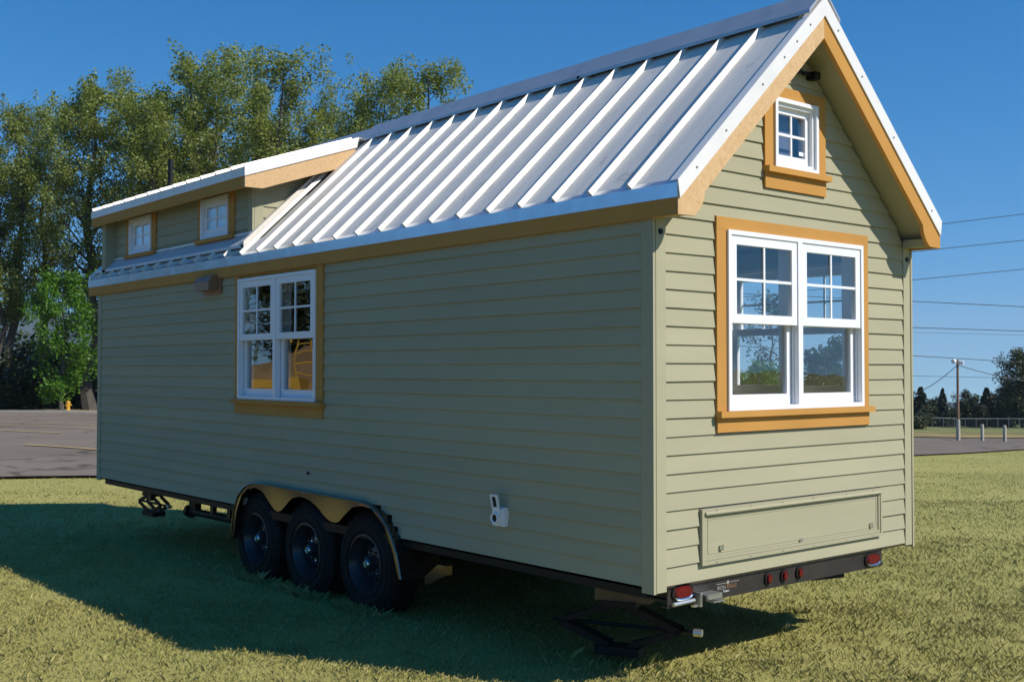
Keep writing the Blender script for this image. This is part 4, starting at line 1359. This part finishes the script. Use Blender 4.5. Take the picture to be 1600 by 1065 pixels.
# trees on the right
CN = conifer(41, 12, 3.0, 14000, M['needle'])
DK = broadleaf(42, 9, 3.2, 0.05, 8000, 0.2, M['leaf_dark'], shape='round', clump=1.0, nl=44)
LOWG = broadleaf(46, 9, 3.2, 0.05, 8000, 0.2, M['leaf_olive'], shape='round', clump=1.0, nl=44)
BIG = broadleaf(43, 14, 4.6, 0.10, 15000, 0.17, M['leaf_olive'], shape='round', forks=2, clump=1.1, nl=70)
for i, (u, vt, d, ms, h0, nme, wd, lab) in enumerate([
        (1418, 598, 205, CN, 12, 'conifer_tree', 1.5, 'dark conifer half hidden by the right wall corner'),
        (1438, 603, 200, CN, 12, 'conifer_tree', 1.75, 'wide dark conifer just right of the house corner'),
        (1472, 605, 190, CN, 12, 'conifer_tree', 1.15, 'slim pointed conifer left of the light pole'),
        (1452, 636, 185, LOWG, 9, 'bushy_tree', 1.3, 'low green bushy tree between the two dark conifers'),
        (1490, 646, 215, DK, 9, 'bushy_tree', 1.0, 'low dark tree right behind the light pole'),
        (1513, 616, 200, DK, 9, 'bushy_tree', 0.95, 'dark bushy tree right of the light pole'),
        (1541, 604, 195, CN, 12, 'conifer_tree', 1.6, 'dark pointed conifer left of the big deciduous tree'),
        (1529, 634, 190, DK, 9, 'bushy_tree', 1.0, 'low dark tree in front of the pointed right conifer'),
        (1560, 632, 200, DK, 9, 'bushy_tree', 1.0, 'dark tree beneath the left side of the big tree'),
        (1597, 548, 178, BIG, 14, 'deciduous_tree', 1.05, 'big grey green deciduous tree at the right edge'),
        (1456, 626, 210, DK, 9, 'bushy_tree', 1.3, 'dark tree filling in between the wide and the slim conifer'),
        (1487, 641, 205, DK, 9, 'bushy_tree', 1.5, 'low dark tree between the slim conifer and the light pole'),
        (1503, 630, 212, DK, 9, 'bushy_tree', 1.4, 'dark tree just right of the light pole top'),
        (1552, 618, 208, DK, 9, 'bushy_tree', 1.3, 'dark tree between the right conifer and the big tree'),
        (1580, 606, 190, DK, 9, 'bushy_tree', 1.2, 'dark tree under the middle of the big tree'),
        (1660, 570, 185, BIG, 14, 'deciduous_tree', 1.0, 'deciduous tree beyond the right edge of view'),
        (1400, 610, 210, DK, 9, 'bushy_tree', 1.2, 'dark tree hidden behind the right end of the house')]):
    plant(nme, ms, place(u, d), h0, max(3.0, tree_height(u, vt, d)), lab, 'tree', 'trees beyond the field on the right', 0.9 * i, wd)
for i, (u, d, H, lab) in enumerate([(1432, 128, 1.6, 'low green bush at the field edge beside the house corner')]):
    plant('shrub', SH[1], place(u, d), 2.6, H, lab, 'shrub', None, 0.5, 1.3, ('stems', 'foliage'))
# the treetop just peeping out beside the right eave, and trees seen through the house
plant('bare_topped_tree', broadleaf(44, 10, 2.2, 0.25, 1500, 0.12, M['leaf_olive'], clump=0.6, nl=30), place(1205, 92), 10, tree_height(1205, 470, 92), 'sparse tree behind the house seen through the gable window', 'tree', None, 0.2)
plant('bushy_tree', DK, place(1300, 90), 9, tree_height(1300, 545, 90), 'dark tree behind the house seen through the right gable sash', 'tree', None, 1.2)
plant('bushy_tree', broadleaf(45, 6, 3.0, 0.05, 7000, 0.14, M['leaf_maple'], shape='round', clump=0.8, nl=40), place(1180, 86), 6, tree_height(1180, 577, 86), 'bright green tree behind the house seen through the left gable sash', 'tree', None, 2.2)

# ------------------------------------------------------------------ street furniture on the lot
def hydrant(loc, label):
    t = thing('fire_hydrant', label, 'hydrant', loc)
    MB().lathe([(0.17, 0.0), (0.17, 0.04), (0.12, 0.05), (0.12, 0.50), (0.16, 0.52), (0.16, 0.56), (0.12, 0.57)], 16, 'z').obj('barrel', M['yellow'], t, True)
    MB().lathe([(0.13, 0.575), (0.125, 0.64), (0.08, 0.71), (0.035, 0.74), (0.035, 0.80), (0.0, 0.80)], 16, 'z').obj('bonnet', M['yellow'], t, True)
    for s_ in (-1, 1):
        MB().lathe([(0.065, 0.10), (0.065, 0.19), (0.035, 0.20), (0.035, 0.23), (0.0, 0.23)], 12, 'x' , (0, 0, 0.40)).obj('nozzle', M['yellow'], t, True).scale = (s_, 1, 1)
    MB().lathe([(0.085, -0.10), (0.085, -0.20), (0.04, -0.21), (0.04, -0.24), (0.0, -0.24)], 12, 'y', (0, 0, 0.36)).obj('nozzle', M['yellow'], t, True)
    return t
p = place(107, 79.3); p.z += 0.16
h_ = hydrant(p, 'yellow fire hydrant on the verge below the trees'); h_.rotation_euler = (0, 0, 0.9); h_.scale = (1.15, 1.15, 1.0)

pp = place(1496, 67.5)
HP = at(1496, 561, 67.5).z - pp.z
lp = thing('light_pole', 'wooden light pole with two white floodlights beside the lot', 'light pole', pp)
MB().tube([(0, 0, 0), (0, 0, HP)], [0.085, 0.065], 12).obj('pole', M['pole'], lp, True)
MB().lathe([(0.115, 0.0), (0.115, 1.25), (0.08, 1.28)], 12, 'z').obj('pole_sleeve', M['concrete'], lp, True)
rt3 = Vector((RH[0], RH[1], 0)); fw3 = Vector((FH[0], FH[1], 0))
for s_, dz_ in ((-1, -0.05), (1, -0.14)):
    b0 = Vector((0, 0, HP + dz_ - 0.12)); b1 = b0 + rt3 * (0.12 * s_) - fw3 * 0.05
    arm = MB().tube([b0, b1], 0.025, 6).obj('lamp_arm', M['galv'], lp, True)
    c = b1 + rt3 * (0.10 * s_) + Vector((0, 0, 0.08))
    ax = (rt3 * s_ * 0.8 - fw3 * 0.5 - Vector((0, 0, 0.25))).normalized()
    m = MB(); m.tube([c - ax * 0.16, c - ax * 0.1, c + ax * 0.02, c + ax * 0.12], [0.05, 0.09, 0.115, 0.135], 14)
    m.obj('floodlight', M['sticker'], arm, True)
for u, d, vt, lab in ((1533.5, 66.5, 662, 'concrete bollard at the lot edge nearest the light pole'), (1568.5, 64.5, 663.5, 'concrete bollard at the lot edge further right of the pole')):
    q = place(u, d); hh = at(u, vt, d).z - q.z
    m = MB().lathe([(0.095, 0.0), (0.095, hh - 0.05), (0.085, hh - 0.012), (0.05, hh), (0.0, hh)], 14, 'z')
    o = m.obj('bollard', M['concrete'], smooth=True); o.location = q
    tag(o, lab, 'bollard', 'concrete bollards along the lot edge')

# chain-link fence across the field
fence = thing('chain_link_fence', 'low chain link fence across the field on the right', 'fence', place(1500, 150), absolute=True)
posts = []
for i in range(16):
    u = 1405 + i * 17.0
    q = place(u, 150); posts.append(q)
    MB().tube([q, q + Vector((0, 0, 1.55))], 0.035, 6).obj('fence_post', M['galv'], fence, True)
MB().tube([q + Vector((0, 0, 1.53)) for q in posts], 0.035, 6).obj('top_rail', M['galv'], fence, True)
m = MB()
for q0, q1 in zip(posts[:-1], posts[1:]):
    n_ = 12
    for k in range(n_):
        for sgn in (0, 1):
            t0, t1 = (k / n_, (k + 1.0) / n_) if sgn == 0 else ((k + 1.0) / n_, k / n_)
            a_ = q0.lerp(q1, t0) + Vector((0, 0, 0.05)); b_ = q0.lerp(q1, t1) + Vector((0, 0, 1.5))
            m.tube([a_, b_], 0.004, 3, False)
o = m.obj('wire_mesh', M['galv'], fence, recalc=False); o['kind'] = 'stuff'

# power lines
def wire(pts, d, rad, label, group, far_l=60, far_r=60):
    (u0, v0), (u1, v1) = pts[0], pts[-1]
    s_ = (v1 - v0) / (u1 - u0)
    path = []
    for i in range(41):
        u = u0 - 900 + (u1 + 500 - (u0 - 900)) * i / 40
        if len(pts) == 3: v = v0 + s_ * (u - u0)
        else: v = v0 + s_ * (u - u0)
        v += 8e-6 * (u - 1500) ** 2
        path.append(at(u, v, d))
    o = MB().tube(path, rad, 5).obj('power_line', M['wire'], smooth=True)
    return tag(o, label, 'power line', group)
wl_ = [((1470, 350), (1600, 334), 140, 0.042, 'uppermost power line crossing the sky right of the eave'),
       ((1425, 393), (1600, 375), 140, 0.042, 'second power line from the top of the sky'),
       ((1425, 437), (1600, 420), 140, 0.042, 'third power line from the top sloping up to the right'),
       ((1425, 470), (1600, 478.5), 120, 0.040, 'fourth power line from the top sloping down to the right'),
       ((1425, 511), (1600, 516.5), 120, 0.040, 'thick one of the close pair of power lines in mid sky'),
       ((1425, 518.5), (1600, 523), 130, 0.018, 'faint thin power line just under the thicker one of the pair'),
       ((1425, 555), (1560, 563), 120, 0.036, 'power line passing just above the floodlight pole'),
       ((1425, 586.5), (1545, 589), 130, 0.026, 'lowest power line crossing behind the light pole')]
for a_, b_, d, rr, lab in wl_: wire([a_, b_], d, rr, lab, 'power lines across the sky')
top = pp + Vector((0, 0, HP - 0.32))
def sag_cable(q1, sag, rad, label):
    path = []
    for i in range(25):
        t = i / 24; q = top.lerp(q1, t); q.z -= sag * 4 * t * (1 - t); path.append(q)
    tag(MB().tube(path, rad, 5).obj('pole_cable', M['wire'], smooth=True), label, 'cable', 'cables strung from the light pole')
sag_cable(at(1240, 540, 67.5), 2.6, 0.022, 'sagging cable running left from the light pole')
sag_cable(at(1800, 590, 72), 0.8, 0.022, 'cable running right from the light pole into the big tree')

# ------------------------------------------------------------------ what stands behind the photographer's left: seen mirrored in the long side's window
V, F = [], []
rng = np.random.default_rng(9)
nx, ny = 70, 18
for j in range(ny + 1):
    for i in range(nx + 1):
        s_ = -8 + 16 * i / nx; t = j / ny
        c = Vector((-24.5, -12.5, 0)); ax = Vector((0.47, -0.88, 0)); ay = Vector((-0.88, -0.47, 0))
        q = c + ax * s_ + ay * (-4 + 9 * t)
        h = 2.5 * math.sin(math.pi * min(1, max(0, t)) ) ** 0.8 * (1 - (abs(s_) / 8.01) ** 4) * (1 + 0.10 * math.sin(s_ * 0.8) + 0.07 * math.sin(s_ * 2.1 + t * 5))
        V.append((q.x, q.y, terrain(q.x, q.y) + h - 0.06 + (rng.normal() * 0.05 if 0 < j < ny else 0)))
for j in range(ny):
    for i in range(nx):
        q = j * (nx + 1) + i; F.append((q, q + 1, q + nx + 2, q + nx + 1))
mm = MB(); mm.v, mm.f = V, F
tag(mm.obj('dirt_bank', M['dirt'], smooth=True, recalc=False), kind='structure')
ORD = ('nearest', 'second', 'third', 'fourth', 'fifth', 'sixth', 'seventh', 'eighth', 'last')
for i in range(9):
    s_ = -14 + 3.5 * i
    q = Vector((-24.5, -12.5, 0)) + Vector((0.47, -0.88, 0)) * s_ + Vector((-0.88, -0.47, 0)) * (24 + 7 * (i % 2))
    q.z = terrain(q.x, q.y)
    plant('leafy_tree', BIG if i % 2 == 0 else CT[i % 4], q, 14 if i % 2 == 0 else H0, 6.2 + 0.6 * (i % 3) + 0.8 * (i % 2), ORD[i] + ' tree of the row beyond the dirt bank mirrored in the side window', 'tree', 'trees beyond the dirt bank', 2.1 * i, 1.3)

# a yellow machine with a ladder in front of the bank
def mirrored(u, v, d):
    q = at(u, v, d); return Vector((q.x, -q.y, q.z))
base = mirrored(440, 610, 27.0); base.z = terrain(base.x, base.y)
lift = thing('yellow_loader', 'yellow wheeled machine with a ladder standing in front of the dirt bank', 'machine', base, absolute=True)
ax_ = (mirrored(470, 590, 27.0) - mirrored(400, 590, 27.0)); ax_.z = 0; LEN = ax_.length; ax_.normalize(); ay_ = Vector((-ax_.y, ax_.x, 0))
def mpt(a_, b_, z): q = base + ax_ * a_ + ay_ * b_; return Vector((q.x, q.y, base.z + z))
def mbox(a0, a1, b0, b1, z0, z1):
    m_ = MB(); m_.hexa([mpt(a0, b0, z0), mpt(a1, b0, z0), mpt(a1, b1, z0), mpt(a0, b1, z0), mpt(a0, b0, z1), mpt(a1, b0, z1), mpt(a1, b1, z1), mpt(a0, b1, z1)]); return m_
mbox(-1.6, 1.6, -0.5, 0.5, 0.45, 0.75).obj('chassis', M['black'], lift)
mbox(-1.5, 0.45, -0.35, 0.35, 1.36, 1.60).obj('boom', M['yellow'], lift)
mbox(0.2, 1.3, -0.4, 0.4, 0.76, 1.25).obj('engine_cover', M['yellow'], lift)
mbox(-1.3, -1.1, -0.2, 0.2, 0.75, 1.36).obj('boom_post', M['yellow'], lift)
for a_ in (0.18, 0.62):
    MB().tube([mpt(a_, -0.45, 0.7), mpt(a_, -0.42, 2.55)], 0.035, 6).obj('ladder_rail', M['yellow'], lift)
for k in range(7):
    MB().tube([mpt(0.18, -0.44, 0.95 + 0.25 * k), mpt(0.62, -0.44, 0.95 + 0.25 * k)], 0.022, 6).obj('rung', M['yellow'], lift)
for a_ in (-1.0, 1.0):
    for b_ in (-0.55, 0.55):
        MB().tube([mpt(a_, b_ - 0.12, 0.42), mpt(a_, b_ + 0.12, 0.42)], 0.42, 16).obj('wheel', M['rubber'], lift, True)

# ------------------------------------------------------------------ lawn blades
def lawn():
    rng = np.random.default_rng(77)
    zones = [(5.6, 8.5, 7000), (8.5, 12, 3600), (12, 17, 1500), (17, 26, 500), (26, 50, 110)]
    D, LL = [], []
    for d0, d1, den in zones:
        a0_, a1_ = -0.56, 0.85
        area = (a1_ - a0_) / 2 * (d1 * d1 - d0 * d0)
        n = int(area * den)
        d = np.sqrt(rng.uniform(d0 * d0, d1 * d1, n)); a = rng.uniform(a0_, a1_, n)
        D.append(d); LL.append(a * d)
    D, LL = np.concatenate(D), np.concatenate(LL)
    # keep on the lawn side of the lot edge
    nearp = np.array(NEAR); a_edge = nearp[:, 1] / nearp[:, 0]
    edge = np.interp(LL / D, a_edge, nearp[:, 0])
    ok = D < edge + rng.normal(0, 0.10, len(D))
    # clumping: drop blades where a coarse random field is low
    X, Y = CAM.x + FH[0] * D + RH[0] * LL, CAM.y + FH[1] * D + RH[1] * LL
    f = np.sin(X * 5.1 + 2 * np.sin(Y * 3.3)) * np.sin(Y * 4.7 + 2 * np.sin(X * 2.9)) + 0.6 * np.sin(X * 13.7 + Y * 3.1) * np.sin(Y * 12.1 - X * 4.4)
    ok &= rng.random(len(D)) < np.clip(0.56 + 0.22 * f, 0.2, 1)
    D, LL, X, Y, f = D[ok], LL[ok], X[ok], Y[ok], f[ok]
    # longer uncut blades round the tyres and jacks
    tx = np.concatenate([rng.normal(c_, 0.16, 500) for c_ in (-4.53, -3.69, -2.85)] + [rng.normal(-0.66, 0.25, 400)])
    ty = np.concatenate([rng.uniform(-0.09, 0.04, 1500), rng.normal(0.35, 0.15, 400)])
    td, tl_ = dl(tx, ty)
    long_ = np.concatenate([np.ones(len(D)), np.full(len(tx), 2.2)])
    D, LL, X, Y, f = (np.concatenate([p_, q_]) for p_, q_ in ((D, td), (LL, tl_), (X, tx), (Y, ty), (f, np.zeros(len(tx)))))
    n = len(D)
    Z = terrain_dl(D, LL)
    h = (0.012 + 0.022 * rng.random(n) ** 1.8) * (1 + 0.12 * f) * np.where(rng.random(n) < 0.05, 1.7, 1.0) * long_
    wdt = 0.00055 * (1 + D / 7.0) * rng.uniform(0.7, 1.3, n)
    q = rng.uniform(0, 2 * math.pi, n); lean = rng.uniform(0.2, 1.3, n) * h
    dx, dy = np.cos(q), np.sin(q)
    q2 = q + math.pi / 2 + rng.normal(0, 0.5, n); wx, wy = np.cos(q2) * wdt, np.sin(q2) * wdt
    P = np.empty((n, 4, 3))
    zb = Z - 0.006
    P[:, 0] = np.stack([X - wx, Y - wy, zb], 1)
    P[:, 1] = np.stack([X + wx, Y + wy, zb], 1)
    P[:, 2] = np.stack([X + dx * lean * 0.35 + wx * 0.8, Y + dy * lean * 0.35 + wy * 0.8, Z + h * 0.62], 1)
    P[:, 3] = np.stack([X + dx * lean, Y + dy * lean, Z + h], 1)
    b = np.arange(n) * 4
    F = np.concatenate([np.stack([b, b + 1, b + 2], 1), np.stack([b, b + 2, b + 3], 1)])
    o = bulk('lawn_grass', P.reshape(-1, 3), F, M['blade'])
    tag(o, 'short dry yellow green grass of the lawn', 'grass', kind='stuff')
    print('blades', n)


lawn()
